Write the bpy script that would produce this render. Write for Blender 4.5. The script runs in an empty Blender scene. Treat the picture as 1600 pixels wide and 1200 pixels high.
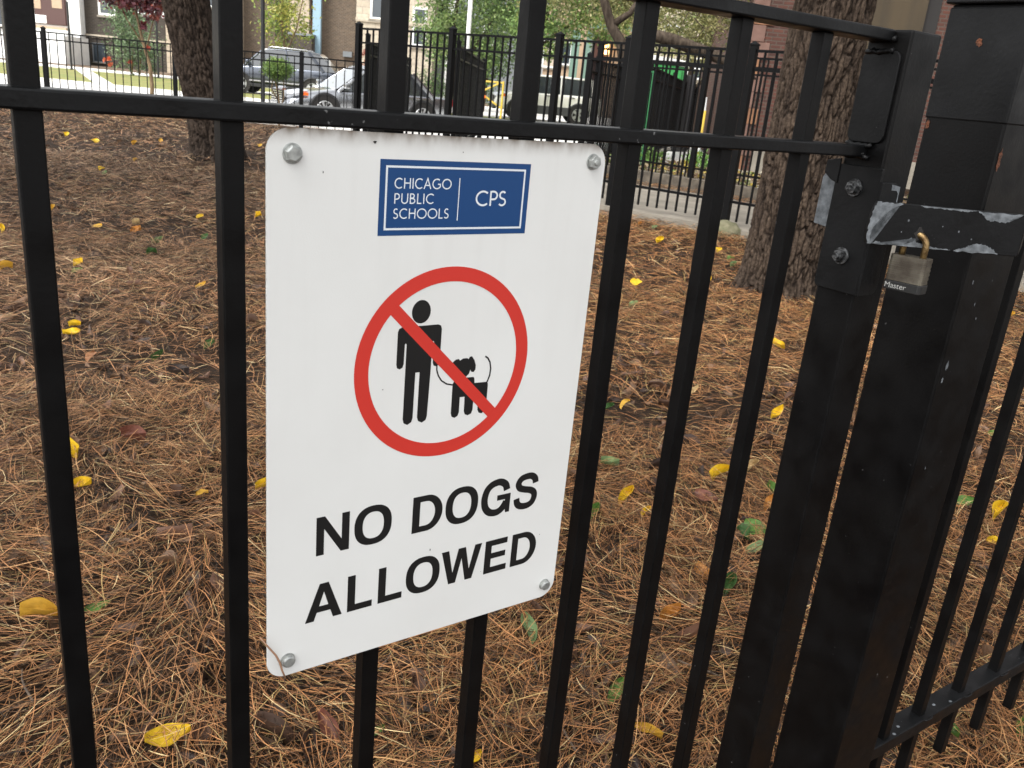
import bpy, bmesh, math, random
import numpy as np
from mathutils import Vector, Matrix, noise
R_ = math.radians
random.seed(7); rng = np.random.default_rng(11)
scn = bpy.context.scene
COL = scn.collection

# ------------------------------------------------------------------ camera
GZ = 1.25                                     # height of the sign's top edge above the ground
CAM = np.array([-0.20670246, -0.60435824, 0.04155811 + GZ])
RM = np.array([[0.82532022, -0.55727772, 0.09103892],
               [-0.11200169, -0.31958422, -0.94091527],
               [0.55344571, 0.76635988, -0.32617537]])
FPX = 1346.6
cam = bpy.data.cameras.new("camera"); camo = bpy.data.objects.new("camera", cam); COL.objects.link(camo)
m = Matrix(((RM[0][0], -RM[1][0], -RM[2][0], CAM[0]), (RM[0][1], -RM[1][1], -RM[2][1], CAM[1]),
            (RM[0][2], -RM[1][2], -RM[2][2], CAM[2]), (0, 0, 0, 1)))
camo.matrix_world = m
cam.sensor_width = 36; cam.sensor_fit = 'HORIZONTAL'; cam.lens = FPX / 1600 * 36
cam.clip_start = 0.02; cam.clip_end = 3000
cam.dof.use_dof = True; cam.dof.focus_distance = 0.95; cam.dof.aperture_fstop = 27
scn.camera = camo

# ------------------------------------------------------------------ light
SUN_EL, SUN_AZ = 52, 200                     # degrees; azimuth of the direction the light comes from
w = bpy.data.worlds.new("World"); scn.world = w; w.use_nodes = True
nt = w.node_tree; bg = nt.nodes['Background']
sky = nt.nodes.new('ShaderNodeTexSky'); sky.sky_type = 'NISHITA'; sky.sun_disc = False
sky.sun_elevation = R_(SUN_EL); sky.sun_rotation = R_(90 - SUN_AZ); sky.air_density = 1.0; sky.dust_density = 2.5
hs = nt.nodes.new('ShaderNodeHueSaturation'); hs.inputs['Saturation'].default_value = 0.10
nt.links.new(sky.outputs[0], hs.inputs['Color']); nt.links.new(hs.outputs[0], bg.inputs['Color'])
bg.inputs['Strength'].default_value = 0.15
sun = bpy.data.lights.new("sun", 'SUN'); sun.energy = 1.1; sun.angle = R_(25); sun.color = (1, 0.97, 0.92)
suno = bpy.data.objects.new("sun", sun); COL.objects.link(suno)
dv = Vector((math.cos(R_(SUN_AZ)) * math.cos(R_(SUN_EL)), math.sin(R_(SUN_AZ)) * math.cos(R_(SUN_EL)), math.sin(R_(SUN_EL))))
suno.rotation_euler = dv.to_track_quat('Z', 'Y').to_euler()
scn.view_settings.view_transform = 'Standard'; scn.view_settings.look = 'None'
scn.view_settings.exposure = 1.45; scn.view_settings.gamma = 1
scn.render.engine = 'CYCLES'
scn.cycles.max_bounces = 6; scn.cycles.diffuse_bounces = 3; scn.cycles.glossy_bounces = 3; scn.cycles.transparent_max_bounces = 8

# ------------------------------------------------------------------ frames
F = np.array([.5855, .8107, 0]); S = np.array([.8107, -.5855, 0])   # away from the viewer / along the street
RZ = math.atan2(S[1], S[0])
def sd(s, d, z=0.0):
    p = CAM + S * s + F * d; return Vector((p[0], p[1], z))
def ray(u, v):
    return RM.T @ np.array([(u - 800) / FPX, (v - 600) / FPX, 1.0])
def gpt(u, v, Z=0.0):
    d = ray(u, v); return CAM + d * ((Z - CAM[2]) / d[2])
def pd(u, v, dist):                          # point of the sight line at forward distance dist -> (s, z)
    d = ray(u, v); d = d / (d @ F); p = d * dist
    return float(p @ S), float(p[2] + CAM[2])
def ps(u, dist): return pd(u, 150, dist)[0]

# ------------------------------------------------------------------ object helpers
def link(name, me, mat=None, parent=None, smooth=False):
    o = bpy.data.objects.new(name, me); COL.objects.link(o)
    if mat is not None:
        for mm in (mat if isinstance(mat, (list, tuple)) else [mat]): me.materials.append(mm)
    if parent is not None: o.parent = parent
    if smooth: me.polygons.foreach_set('use_smooth', [True] * len(me.polygons))
    return o
def tag(o, label=None, cat=None, group=None, kind=None):
    if label: o['label'] = label
    if cat: o['category'] = cat
    if group: o['group'] = group
    if kind: o['kind'] = kind
    return o
def empty(name, loc=(0, 0, 0), rz=0.0, label=None, cat=None, group=None):
    o = bpy.data.objects.new(name, None); COL.objects.link(o); o.empty_display_size = .1
    o.location = loc; o.rotation_euler = (0, 0, rz); return tag(o, label, cat, group)
class MB:
    def __init__(s): s.v = []; s.f = []; s.mi = []
    def add(s, vs, fs, mi=0):
        n = len(s.v); s.v += [tuple(p) for p in vs]; s.f += [tuple(i + n for i in f) for f in fs]; s.mi += [mi] * len(fs); return s
    def box(s, x0, x1, y0, y1, z0, z1, mi=0):
        vs = [(x, y, z) for z in (z0, z1) for y in (y0, y1) for x in (x0, x1)]
        return s.add(vs, [(0, 2, 3, 1), (4, 5, 7, 6), (0, 1, 5, 4), (2, 6, 7, 3), (0, 4, 6, 2), (1, 3, 7, 5)], mi)
    def cyl(s, p0, p1, r0, r1=None, n=12, caps=True, mi=0):
        r1 = r0 if r1 is None else r1
        p0 = Vector(p0); p1 = Vector(p1); a = (p1 - p0).normalized()
        q = a.orthogonal().normalized(); b = a.cross(q)
        vs = [];
        for p, r in ((p0, r0), (p1, r1)):
            for i in range(n):
                t = 2 * math.pi * i / n; vs.append(p + (q * math.cos(t) + b * math.sin(t)) * r)
        fs = [(i, (i + 1) % n, n + (i + 1) % n, n + i) for i in range(n)]
        if caps: fs += [tuple(range(n))[::-1], tuple(range(n, 2 * n))]
        return s.add(vs, fs, mi)
    def tube(s, pts, r, n=8, mi=0):
        pts = [Vector(p) for p in pts]; rs = r if isinstance(r, (list, tuple)) else [r] * len(pts)
        vs = []; up = None
        for i, p in enumerate(pts):
            a = (pts[min(i + 1, len(pts) - 1)] - pts[max(i - 1, 0)]).normalized()
            q = a.orthogonal().normalized() if up is None else (up - a * up.dot(a)).normalized()
            up = q; b = a.cross(q)
            for k in range(n):
                t = 2 * math.pi * k / n; vs.append(p + (q * math.cos(t) + b * math.sin(t)) * rs[i])
        fs = []
        for i in range(len(pts) - 1):
            for k in range(n): fs.append((i * n + k, i * n + (k + 1) % n, (i + 1) * n + (k + 1) % n, (i + 1) * n + k))
        fs += [tuple(range(n))[::-1], tuple(range((len(pts) - 1) * n, len(pts) * n))]
        return s.add(vs, fs, mi)
    def prism(s, poly, y0, y1, mi=0):         # polygon in x,z extruded along y
        n = len(poly); vs = [(x, y0, z) for x, z in poly] + [(x, y1, z) for x, z in poly]
        fs = [tuple(range(n)), tuple(range(2 * n - 1, n - 1, -1))] + [(i, i + n, (i + 1) % n + n, (i + 1) % n) for i in range(n)]
        return s.add(vs, fs, mi)
    def build(s, name, mat, parent=None, smooth=False, bevel=0, seg=2):
        me = bpy.data.meshes.new(name); me.from_pydata(s.v, [], s.f); me.update()
        o = link(name, me, mat, parent, smooth)
        if isinstance(mat, (list, tuple)): me.polygons.foreach_set('material_index', s.mi)
        bm = bmesh.new(); bm.from_mesh(me); bmesh.ops.recalc_face_normals(bm, faces=bm.faces); bm.to_mesh(me); bm.free()
        if bevel:
            b = o.modifiers.new('bevel', 'BEVEL'); b.width = bevel; b.segments = seg; b.limit_method = 'ANGLE'; b.angle_limit = R_(50)
        return o
def B(name, x0, x1, y0, y1, z0, z1, mat, parent=None, bevel=0): return MB().box(x0, x1, y0, y1, z0, z1).build(name, mat, parent, bevel=bevel)

# ------------------------------------------------------------------ materials
def mat(name, col=(.5, .5, .5), rough=.6, metal=0.0, spec=.5, bump=0, bscale=40, var=0.0, vscale=6, col2=None, coord='Object', stretch=None, emit=None, coat=0, detail=6, attr=None, trans=0.0, ramp=(.35, .65), bdist=.01):
    ma = bpy.data.materials.new(name); ma.use_nodes = True; t = ma.node_tree; N = t.nodes; L = t.links
    p = N['Principled BSDF']; p.inputs['Base Color'].default_value = (*col, 1); p.inputs['Roughness'].default_value = rough
    p.inputs['Metallic'].default_value = metal; p.inputs['Specular IOR Level'].default_value = spec
    p.inputs['Coat Weight'].default_value = coat
    tc = N.new('ShaderNodeTexCoord'); mp = N.new('ShaderNodeMapping'); L.new(tc.outputs[coord], mp.inputs[0])
    if stretch: mp.inputs['Scale'].default_value = stretch
    base = None
    if attr:
        a = N.new('ShaderNodeAttribute'); a.attribute_name = attr; base = a.outputs['Color']
    if col2 is not None or var:
        n = N.new('ShaderNodeTexNoise'); n.inputs['Scale'].default_value = vscale; n.inputs['Detail'].default_value = detail; L.new(mp.outputs[0], n.inputs[0])
        cr = N.new('ShaderNodeValToRGB'); cr.color_ramp.elements[0].position = ramp[0]; cr.color_ramp.elements[1].position = ramp[1]
        c2 = col2 if col2 is not None else tuple(c * (1 - var) for c in col)
        cr.color_ramp.elements[0].color = (*c2, 1); cr.color_ramp.elements[1].color = (*col, 1)
        L.new(n.outputs[0], cr.inputs[0])
        if base is not None:
            mx = N.new('ShaderNodeMix'); mx.data_type = 'RGBA'; mx.blend_type = 'MULTIPLY'; mx.inputs[0].default_value = 1
            L.new(base, mx.inputs[6]); L.new(cr.outputs[0], mx.inputs[7]); base = mx.outputs[2]
        else: base = cr.outputs[0]
    if base is not None: L.new(base, p.inputs['Base Color'])
    if bump:
        n2 = N.new('ShaderNodeTexNoise'); n2.inputs['Scale'].default_value = bscale; n2.inputs['Detail'].default_value = 8; L.new(mp.outputs[0], n2.inputs[0])
        b = N.new('ShaderNodeBump'); b.inputs['Strength'].default_value = bump; b.inputs['Distance'].default_value = bdist
        L.new(n2.outputs[0], b.inputs['Height']); L.new(b.outputs[0], p.inputs['Normal'])
    if emit:
        p.inputs['Emission Color'].default_value = (*emit[0], 1); p.inputs['Emission Strength'].default_value = emit[1]
    if trans:
        tr = N.new('ShaderNodeBsdfTranslucent'); ms = N.new('ShaderNodeMixShader'); ms.inputs[0].default_value = trans
        if base is not None: L.new(base, tr.inputs[0])
        else: tr.inputs[0].default_value = (*col, 1)
        L.new(p.outputs[0], ms.inputs[1]); L.new(tr.outputs[0], ms.inputs[2]); L.new(ms.outputs[0], N['Material Output'].inputs[0])
    return ma
def brick_mat(name, c1, c2, mortar, bw=.21, bh=.075, ms=.01, rough=.85, offs=.5, rot=(R_(90), 0, 0), nvar=.35):
    ma = bpy.data.materials.new(name); ma.use_nodes = True; t = ma.node_tree; N = t.nodes; L = t.links; p = N['Principled BSDF']
    p.inputs['Roughness'].default_value = rough
    tc = N.new('ShaderNodeTexCoord'); mp = N.new('ShaderNodeMapping'); L.new(tc.outputs['Object'], mp.inputs[0])
    sx = N.new('ShaderNodeSeparateXYZ'); L.new(mp.outputs[0], sx.inputs[0]); ad = N.new('ShaderNodeMath'); L.new(sx.outputs[0], ad.inputs[0]); L.new(sx.outputs[1], ad.inputs[1])
    cx = N.new('ShaderNodeCombineXYZ'); L.new(ad.outputs[0], cx.inputs[0]); L.new(sx.outputs[2], cx.inputs[1])
    b = N.new('ShaderNodeTexBrick'); L.new(cx.outputs[0], b.inputs[0]); b.offset = offs
    b.inputs['Color1'].default_value = (*c1, 1); b.inputs['Color2'].default_value = (*c2, 1); b.inputs['Mortar'].default_value = (*mortar, 1)
    b.inputs['Scale'].default_value = 1; b.inputs['Brick Width'].default_value = bw; b.inputs['Row Height'].default_value = bh; b.inputs['Mortar Size'].default_value = ms
    b.inputs['Mortar Smooth'].default_value = .2
    n = N.new('ShaderNodeTexNoise'); n.inputs['Scale'].default_value = 5; n.inputs['Detail'].default_value = 8; L.new(tc.outputs['Object'], n.inputs[0])
    mr = N.new('ShaderNodeMapRange'); mr.inputs['To Min'].default_value = 1 - nvar; mr.inputs['To Max'].default_value = 1 + nvar; L.new(n.outputs[0], mr.inputs[0])
    mx = N.new('ShaderNodeMix'); mx.data_type = 'RGBA'; mx.blend_type = 'MULTIPLY'; mx.inputs[0].default_value = 1
    L.new(b.outputs[0], mx.inputs[6]); L.new(mr.outputs[0], mx.inputs[7]); L.new(mx.outputs[2], p.inputs['Base Color'])
    bu = N.new('ShaderNodeBump'); bu.inputs['Strength'].default_value = .6; bu.inputs['Distance'].default_value = .01; bu.invert = True
    L.new(b.outputs['Fac'], bu.inputs['Height']); L.new(bu.outputs[0], p.inputs['Normal'])
    return ma
M = {}
M['steel'] = mat('black_painted_steel', (.0022, .0022, .0025), .42, spec=.17, col2=(.0038, .0036, .0036), vscale=9, bump=.25, bscale=260, bdist=.0006)
M['steel_worn'] = mat('black_painted_steel_worn', (.0022, .0023, .0025), .42, spec=.20, col2=(.0070, .0072, .0078), vscale=16, bump=.35, bscale=180, bdist=.0008, ramp=(.3, .8))
M['steel_far'] = mat('black_fence_paint', (.003, .003, .0033), .5, spec=.15)
M['galv'] = mat('bare_galvanised_steel', (.21, .228, .245), .6, metal=.1, col2=(.075, .083, .09), vscale=150, bump=.3, bscale=500, bdist=.0006, detail=10, ramp=(.3,.75))
M['rust'] = mat('rust', (.17, .055, .022), .9, col2=(.04, .018, .010), vscale=120, bump=.5, bscale=400)
M['zinc'] = mat('zinc_bolt', (.52, .54, .52), .40, metal=.6, col2=(.30, .31, .30), vscale=160, bump=.3, bscale=500, bdist=.0005)
M['zinc_dark'] = mat('grimy_zinc_bolt', (.16, .165, .17), .38, metal=.6, col2=(.012, .012, .013), vscale=200, bump=.4, bscale=500, bdist=.0008, ramp=(.42, .66))
M['brass'] = mat('tarnished_brass', (.36, .25, .11), .38, metal=.85, col2=(.16, .10, .045), vscale=70, bump=.2, bscale=300)
M['lam'] = mat('laminated_steel', (.21, .19, .15), .42, metal=.6, col2=(.085, .070, .055), vscale=45, bump=.2, bscale=400, bdist=.0006, detail=9)
M['lockdark'] = mat('lock_bumper', (.012, .012, .012), .5)
M['white_print'] = mat('white_print', (.42, .42, .40), .6)
M['blue'] = mat('blue_print', (.010, .056, .180), .42, spec=.35)
M['red'] = mat('red_print', (.60, .042, .030), .42, spec=.35)
M['ink'] = mat('black_print', (.012, .012, .012), .42, spec=.35)
M['lwhite'] = mat('logo_white', (.72, .76, .80), .45)
M['concrete'] = mat('concrete', (.27, .24, .195), .9, col2=(.19, .168, .135), vscale=3, bump=.3, bscale=60)
M['kerb_old'] = mat('old_kerb_concrete', (.15, .125, .095), .9, col2=(.07, .058, .045), vscale=7, bump=.4, bscale=60)
M['concrete_bright'] = mat('pale_concrete', (.70, .68, .64), .9, col2=(.60, .58, .55), vscale=.8, bump=.2, bscale=30)
M['asphalt'] = mat('pale_street_surface', (.68, .67, .64), .9, col2=(.58, .57, .55), vscale=.5, bump=.2, bscale=40)
M['white_paint'] = mat('white_paint', (.78, .78, .76), .6, var=.12, vscale=3)
M['stone'] = brick_mat('greystone', (.46, .40, .31), (.40, .34, .26), (.25, .22, .18), .75, .36, .012)
M['tan_stone'] = brick_mat('tan_stone', (.44, .36, .27), (.38, .31, .23), (.24, .2, .16), .6, .3, .012)
M['dark_brick'] = brick_mat('dark_brick', (.050, .038, .028), (.032, .025, .020), (.085, .072, .058), .24, .085, .012)
M['brown_brick'] = brick_mat('brown_brick', (.125, .085, .056), (.085, .060, .042), (.15, .125, .095), .22, .08, .012)
M['school_brick'] = brick_mat('school_brick', (.090, .030, .018), (.050, .020, .014), (.075, .052, .040), .21, .075, .012)
M['pink_stone'] = mat('pink_sandstone', (.185, .105, .082), .85, col2=(.13, .070, .052), vscale=4, bump=.3, bscale=50)
M['orange_stone'] = mat('orange_stone', (.26, .125, .062), .85, col2=(.18, .085, .045), vscale=6, bump=.3, bscale=50)
M['wood_brown'] = mat('brown_board', (.055, .038, .018), .8, col2=(.035, .025, .013), vscale=3, stretch=(1, 1, .15), bump=.2, bscale=30)
M['maroon'] = mat('maroon_door_paint', (.075, .035, .030), .5)
M['tan_paint'] = mat('tan_paint', (.42, .30, .20), .6, var=.1)
M['orange_wood'] = mat('varnished_door', (.33, .14, .06), .45, var=.3, vscale=4, stretch=(1, 1, .2))
M['blue_paint'] = mat('pale_blue_paint', (.24, .36, .44), .55)
M['grey_paint'] = mat('grey_paint', (.16, .175, .185), .6)
M['teal_paint'] = mat('dull_green_paint', (.12, .19, .15), .6)
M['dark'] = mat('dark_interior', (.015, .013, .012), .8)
M['roof'] = mat('grey_shingle', (.10, .10, .105), .9, bump=.3, bscale=20, var=.3)
M['glass'] = mat('window_glass', (.035, .045, .055), .08, spec=.8)
M['curtain'] = mat('curtain', (.50, .42, .33), .8, var=.25, vscale=20)
M['green_plastic'] = mat('green_container_paint', (.055, .32, .09), .45, var=.1)
M['green_post'] = mat('green_post_paint', (.035, .20, .075), .45)
M['yellow_paint'] = mat('yellow_paint', (.58, .40, .05), .5)
M['orange_lens'] = mat('orange_reflector', (.85, .14, .02), .3)
M['lampglow'] = mat('warm_lamp', (1, .7, .3), .4, emit=((1, .55, .18), 2.5))
M['soil'] = mat('brown_earth', (.17, .12, .08), .95, col2=(.09, .062, .042), vscale=1.5, bump=.8, bscale=25)
M['grass'] = mat('lawn', (.145, .19, .045), .9, col2=(.27, .23, .08), vscale=1.2, bump=.8, bscale=30)
M['moss'] = mat('mossy_concrete', (.21, .19, .12), .95, col2=(.13, .13, .07), vscale=14, bump=.8, bscale=50)
M['leafcol'] = mat('leaf_by_colour', (1, 1, 1), .5, attr='Col', trans=.3)
M['needlecol'] = mat('needle_by_colour', (1, 1, 1), .62, spec=.3, attr='Col')
M['plasticblack'] = mat('black_plastic', (.012, .012, .013), .5)
M['tyre'] = mat('tyre_rubber', (.015, .015, .015), .85)
M['rim'] = mat('alloy_rim', (.55, .56, .57), .3, metal=.8)
M['carglass'] = mat('car_glass', (.03, .035, .04), .04, spec=1.0)
M['windshield'] = mat('windscreen_glass', (.10, .12, .13), .03, spec=1.0, coat=1)
M['chrome'] = mat('chrome', (.6, .6, .6), .15, metal=1)
M['lamp_clear'] = mat('headlamp', (.55, .57, .6), .1, metal=.3)
def carpaint(n, c, me=0.0): return mat(n, c, .25, coat=1.0, spec=.6, metal=me)

def add_specks(ma, thr=.77, sc=170, col=(.11, .11, .11)):
    t = ma.node_tree; N = t.nodes; L = t.links; p = N['Principled BSDF']; src = p.inputs['Base Color'].links[0].from_socket
    tc = N.new('ShaderNodeTexCoord'); n = N.new('ShaderNodeTexNoise'); n.inputs['Scale'].default_value = sc; n.inputs['Detail'].default_value = 3; L.new(tc.outputs['Object'], n.inputs[0])
    n2 = N.new('ShaderNodeTexNoise'); n2.inputs['Scale'].default_value = 7; L.new(tc.outputs['Object'], n2.inputs[0])
    ad = N.new('ShaderNodeMath'); ad.operation = 'MULTIPLY_ADD'; ad.inputs[1].default_value = .35; L.new(n2.outputs[0], ad.inputs[0]); L.new(n.outputs[0], ad.inputs[2])
    r = N.new('ShaderNodeMapRange'); r.inputs['From Min'].default_value = thr + .17; r.inputs['From Max'].default_value = thr + .20; L.new(ad.outputs[0], r.inputs[0])
    mx = N.new('ShaderNodeMix'); mx.data_type = 'RGBA'; L.new(r.outputs[0], mx.inputs[0]); L.new(src, mx.inputs[6]); mx.inputs[7].default_value = (*col, 1); L.new(mx.outputs[2], p.inputs['Base Color'])
    # dull dusty film that varies the gloss
    n3 = N.new('ShaderNodeTexNoise'); n3.inputs['Scale'].default_value = 22; n3.inputs['Detail'].default_value = 8; L.new(tc.outputs['Object'], n3.inputs[0])
    r3 = N.new('ShaderNodeMapRange'); r3.inputs['From Min'].default_value = .3; r3.inputs['From Max'].default_value = .7; r3.inputs['To Min'].default_value = .30; r3.inputs['To Max'].default_value = .60; L.new(n3.outputs[0], r3.inputs[0]); L.new(r3.outputs[0], p.inputs['Roughness'])
add_specks(M['steel']); add_specks(M['steel_worn'], .75)
# ground with needle streaks
def needle_ground_mat():
    ma = bpy.data.materials.new('needle_covered_soil'); ma.use_nodes = True; t = ma.node_tree; N = t.nodes; L = t.links; p = N['Principled BSDF']
    p.inputs['Roughness'].default_value = .9; p.inputs['Specular IOR Level'].default_value = .2
    tc = N.new('ShaderNodeTexCoord'); cols = None; hts = None
    for i, (rz, sc) in enumerate(((.3, 1.0), (1.4, 1.15), (2.4, .9), (0.9, 1.3))):
        mp = N.new('ShaderNodeMapping'); mp.inputs['Rotation'].default_value = (0, 0, rz); mp.inputs['Scale'].default_value = (12 * sc, 150 * sc, 1)
        nz = N.new('ShaderNodeTexNoise'); nz.inputs['Scale'].default_value = 2.2; nz.inputs['Detail'].default_value = 2
        wv = N.new('ShaderNodeVectorMath'); wv.operation = 'MULTIPLY_ADD'; wv.inputs[1].default_value = (.12, .12, 0)
        L.new(tc.outputs['Object'], nz.inputs[0]); L.new(nz.outputs['Color'], wv.inputs[0]); L.new(tc.outputs['Object'], wv.inputs[2])
        L.new(wv.outputs[0], mp.inputs[0])
        n = N.new('ShaderNodeTexNoise'); n.inputs['Scale'].default_value = 1; n.inputs['Detail'].default_value = 3; L.new(mp.outputs[0], n.inputs[0])
        if hts is None: hts = n.outputs[0]
        else:
            mx = N.new('ShaderNodeMath'); mx.operation = 'MAXIMUM'; L.new(hts, mx.inputs[0]); L.new(n.outputs[0], mx.inputs[1]); hts = mx.outputs[0]
    cr = N.new('ShaderNodeValToRGB'); e = cr.color_ramp.elements
    e[0].position = .50; e[0].color = (.006, .004, .0025, 1); e[1].position = .82; e[1].color = (.17, .085, .038, 1)
    k = e.new(.62); k.color = (.034, .018, .009, 1)
    L.new(hts, cr.inputs[0])
    n3 = N.new('ShaderNodeTexNoise'); n3.inputs['Scale'].default_value = 1.1; n3.inputs['Detail'].default_value = 4; L.new(tc.outputs['Object'], n3.inputs[0])
    mr = N.new('ShaderNodeMapRange'); mr.inputs['To Min'].default_value = .55; mr.inputs['To Max'].default_value = 1.5; L.new(n3.outputs[0], mr.inputs[0])
    mx = N.new('ShaderNodeMix'); mx.data_type = 'RGBA'; mx.blend_type = 'MULTIPLY'; mx.inputs[0].default_value = 1
    L.new(cr.outputs[0], mx.inputs[6]); L.new(mr.outputs[0], mx.inputs[7]); L.new(mx.outputs[2], p.inputs['Base Color'])
    b = N.new('ShaderNodeBump'); b.inputs['Strength'].default_value = .8; b.inputs['Distance'].default_value = .01; L.new(hts, b.inputs['Height']); L.new(b.outputs[0], p.inputs['Normal'])
    return ma
M['needle_soil'] = needle_ground_mat()

# ------------------------------------------------------------------ terrain
_g = rng.random((64, 64))
def vnoise(x, y):
    xi = np.floor(x).astype(int); yi = np.floor(y).astype(int); fx = x - xi; fy = y - yi
    fx = fx * fx * (3 - 2 * fx); fy = fy * fy * (3 - 2 * fy)
    a = _g[xi % 64, yi % 64]; b = _g[(xi + 1) % 64, yi % 64]; c_ = _g[xi % 64, (yi + 1) % 64]; d_ = _g[(xi + 1) % 64, (yi + 1) % 64]
    return (a * (1 - fx) + b * fx) * (1 - fy) + (c_ * (1 - fx) + d_ * fx) * fy
def hgt(x, y):
    x = np.asarray(x, float); y = np.asarray(y, float)
    return .045 * vnoise(x * .9, y * .9) + .032 * vnoise(x * 4 + 7, y * 4 + 3) + .020 * vnoise(x * 11 + 1, y * 11 + 9) - .045
def hz(x, y): return float(hgt(np.array([x]), np.array([y]))[0])
def quad_sheet(name, pts, z, ma, kind='structure', th=None):
    me = bpy.data.meshes.new(name); n = len(pts)
    if th is None:
        me.from_pydata([(p.x, p.y, z) for p in pts], [], [tuple(range(n))])
    else:
        v = [(p.x, p.y, z) for p in pts] + [(p.x, p.y, z - th) for p in pts]
        me.from_pydata(v, [], [tuple(range(n))] + [(i, i + n, (i + 1) % n + n, (i + 1) % n) for i in range(n)])
    me.update(); bm = bmesh.new(); bm.from_mesh(me); bmesh.ops.recalc_face_normals(bm, faces=bm.faces)
    if th is None:
        for f in bm.faces:
            if f.normal.z < 0: f.normal_flip()
    bm.to_mesh(me); bm.free()
    o = link(name, me, ma); return tag(o, kind=kind)
# the great sheet that reaches the horizon
quad_sheet('ground', [sd(-700, -300), sd(700, -300), sd(700, 900), sd(-700, 900)], -.10, M['soil'])
# the yard
def yard():
    s = np.linspace(-13, 13, 300); d = np.concatenate([np.linspace(-6, .5, 30), np.linspace(.6, 19.5, 350)])
    SS, DD = np.meshgrid(s, d); X = CAM[0] + S[0] * SS + F[0] * DD; Y = CAM[1] + S[1] * SS + F[1] * DD
    Z = hgt(X, Y) - .016; Z = np.where(DD > 18.8, Z * 0 - .0, Z)
    v = np.stack([X, Y, Z], -1).reshape(-1, 3); w_ = len(s)
    idx = np.arange(len(d) * w_).reshape(len(d), w_)
    q = np.stack([idx[:-1, :-1], idx[:-1, 1:], idx[1:, 1:], idx[1:, :-1]], -1).reshape(-1, 4)
    me = bpy.data.meshes.new('yard_ground'); me.from_pydata(v.tolist(), [], q.tolist()); me.update()
    return tag(link('yard_ground', me, M['needle_soil'], smooth=True), kind='structure')
yard()
# street side, all in the street frame
quad_sheet('sidewalk', [sd(-60, 19.5), sd(60, 19.5), sd(60, 21.2), sd(-60, 21.2)], .03, M['concrete_bright'], th=.12)
quad_sheet('street', [sd(-80, 21.2), sd(80, 21.2), sd(80, 31.2), sd(-80, 31.2)], -.05, M['asphalt'])
quad_sheet('kerb', [sd(-80, 31.2), sd(80, 31.2), sd(80, 31.4), sd(-80, 31.4)], .05, M['concrete_bright'], th=.14)
quad_sheet('parkway_lawn', [sd(-80, 31.4), sd(80, 31.4), sd(80, 45.5), sd(-80, 45.5)], .04, M['grass'], th=.12)
quad_sheet('driveway', [sd(-12.5, 35.6), sd(80, 35.6), sd(80, 45.4), sd(-11.0, 45.4)], .046, M['concrete_bright'])
quad_sheet('far_pavement', [sd(-80, 45.5), sd(80, 45.5), sd(80, 50.5), sd(-80, 50.5)], .05, M['concrete_bright'], th=.12)
quad_sheet('carriage_walk', [sd(ps(152, 31.6), 31.42), sd(ps(183, 31.6), 31.42), sd(ps(137, 45), 45.48), sd(ps(113, 45), 45.48)], .046, M['concrete_bright'])
quad_sheet('front_gardens', [sd(-80, 50.5), sd(80, 50.5), sd(80, 58.0), sd(-80, 58.0)], .12, M['soil'], th=.2)
# concrete walk between the tall fences
def LA(s): return 10.93 - .745 * s            # line of the nearer tall fence
walk = [sd(-1.0, LA(-1.0) - .12), sd(12, LA(12) - .12), sd(12, LA(12) + 3.42), sd(-1.0, LA(-1) + 3.42)]
quad_sheet('concrete_walk', walk, .075, M['concrete'], th=.2)
quad_sheet('garden_bed', [sd(-1, LA(-1) + 3.75), sd(12, LA(12) + 3.75), sd(12, LA(12) + 9), sd(-1, LA(-1) + 6.0)], .20, M['soil'], th=.3)

# ================================================================== NEAR GATE LEAF (wears the sign)
gate = empty('metal_gate', (0, 0, 0), 0, 'black steel gate leaf of square pickets that carries the white sign', 'gate')
PW = .016; SP = .121
pk = MB().box(-PW / 2, PW / 2, 0, PW, .115, GZ + .1217)
first = None
for i in range(-7, 7):
    x = -.1424 + SP * i + SP * 0
    if x > .64: continue
    if first is None: first = pk.build('picket', M['steel'], gate, bevel=.0012); first.location = (x, .0005, 0)
    else:
        c_ = first.copy(); COL.objects.link(c_); c_.parent = gate; c_.location = (x, .0005, 0)
def rail(name, x0, x1, z0, z1, y0=-.007, y1=.024, parent=gate, mt='steel_worn'):
    return MB().box(x0, x1, y0, y1, z0, z1).build(name, M[mt], parent, bevel=.0018)
rail('middle_rail', -1.15, .6795, GZ + .0018, GZ + .0145)
tr_ = rail('top_rail', -1.15, .6795, GZ + .1105, GZ + .1225, y0=-.010)
for v in tr_.data.vertices: v.co.z += max(0, v.co.x - .10) * .0205
rail('bottom_rail', -1.15, .6795, .175, .195)
SX0, SX1, SY0, SY1 = .680, .735, -.030, .022
st = B('stile', SX0, SX1, SY0, SY1, .08, GZ + .1345, M['steel'], gate, bevel=.0025)
B('stile', -1.2, -1.15, -.03, .022, .08, GZ + .1345, M['steel'], gate, bevel=.0025)
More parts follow.
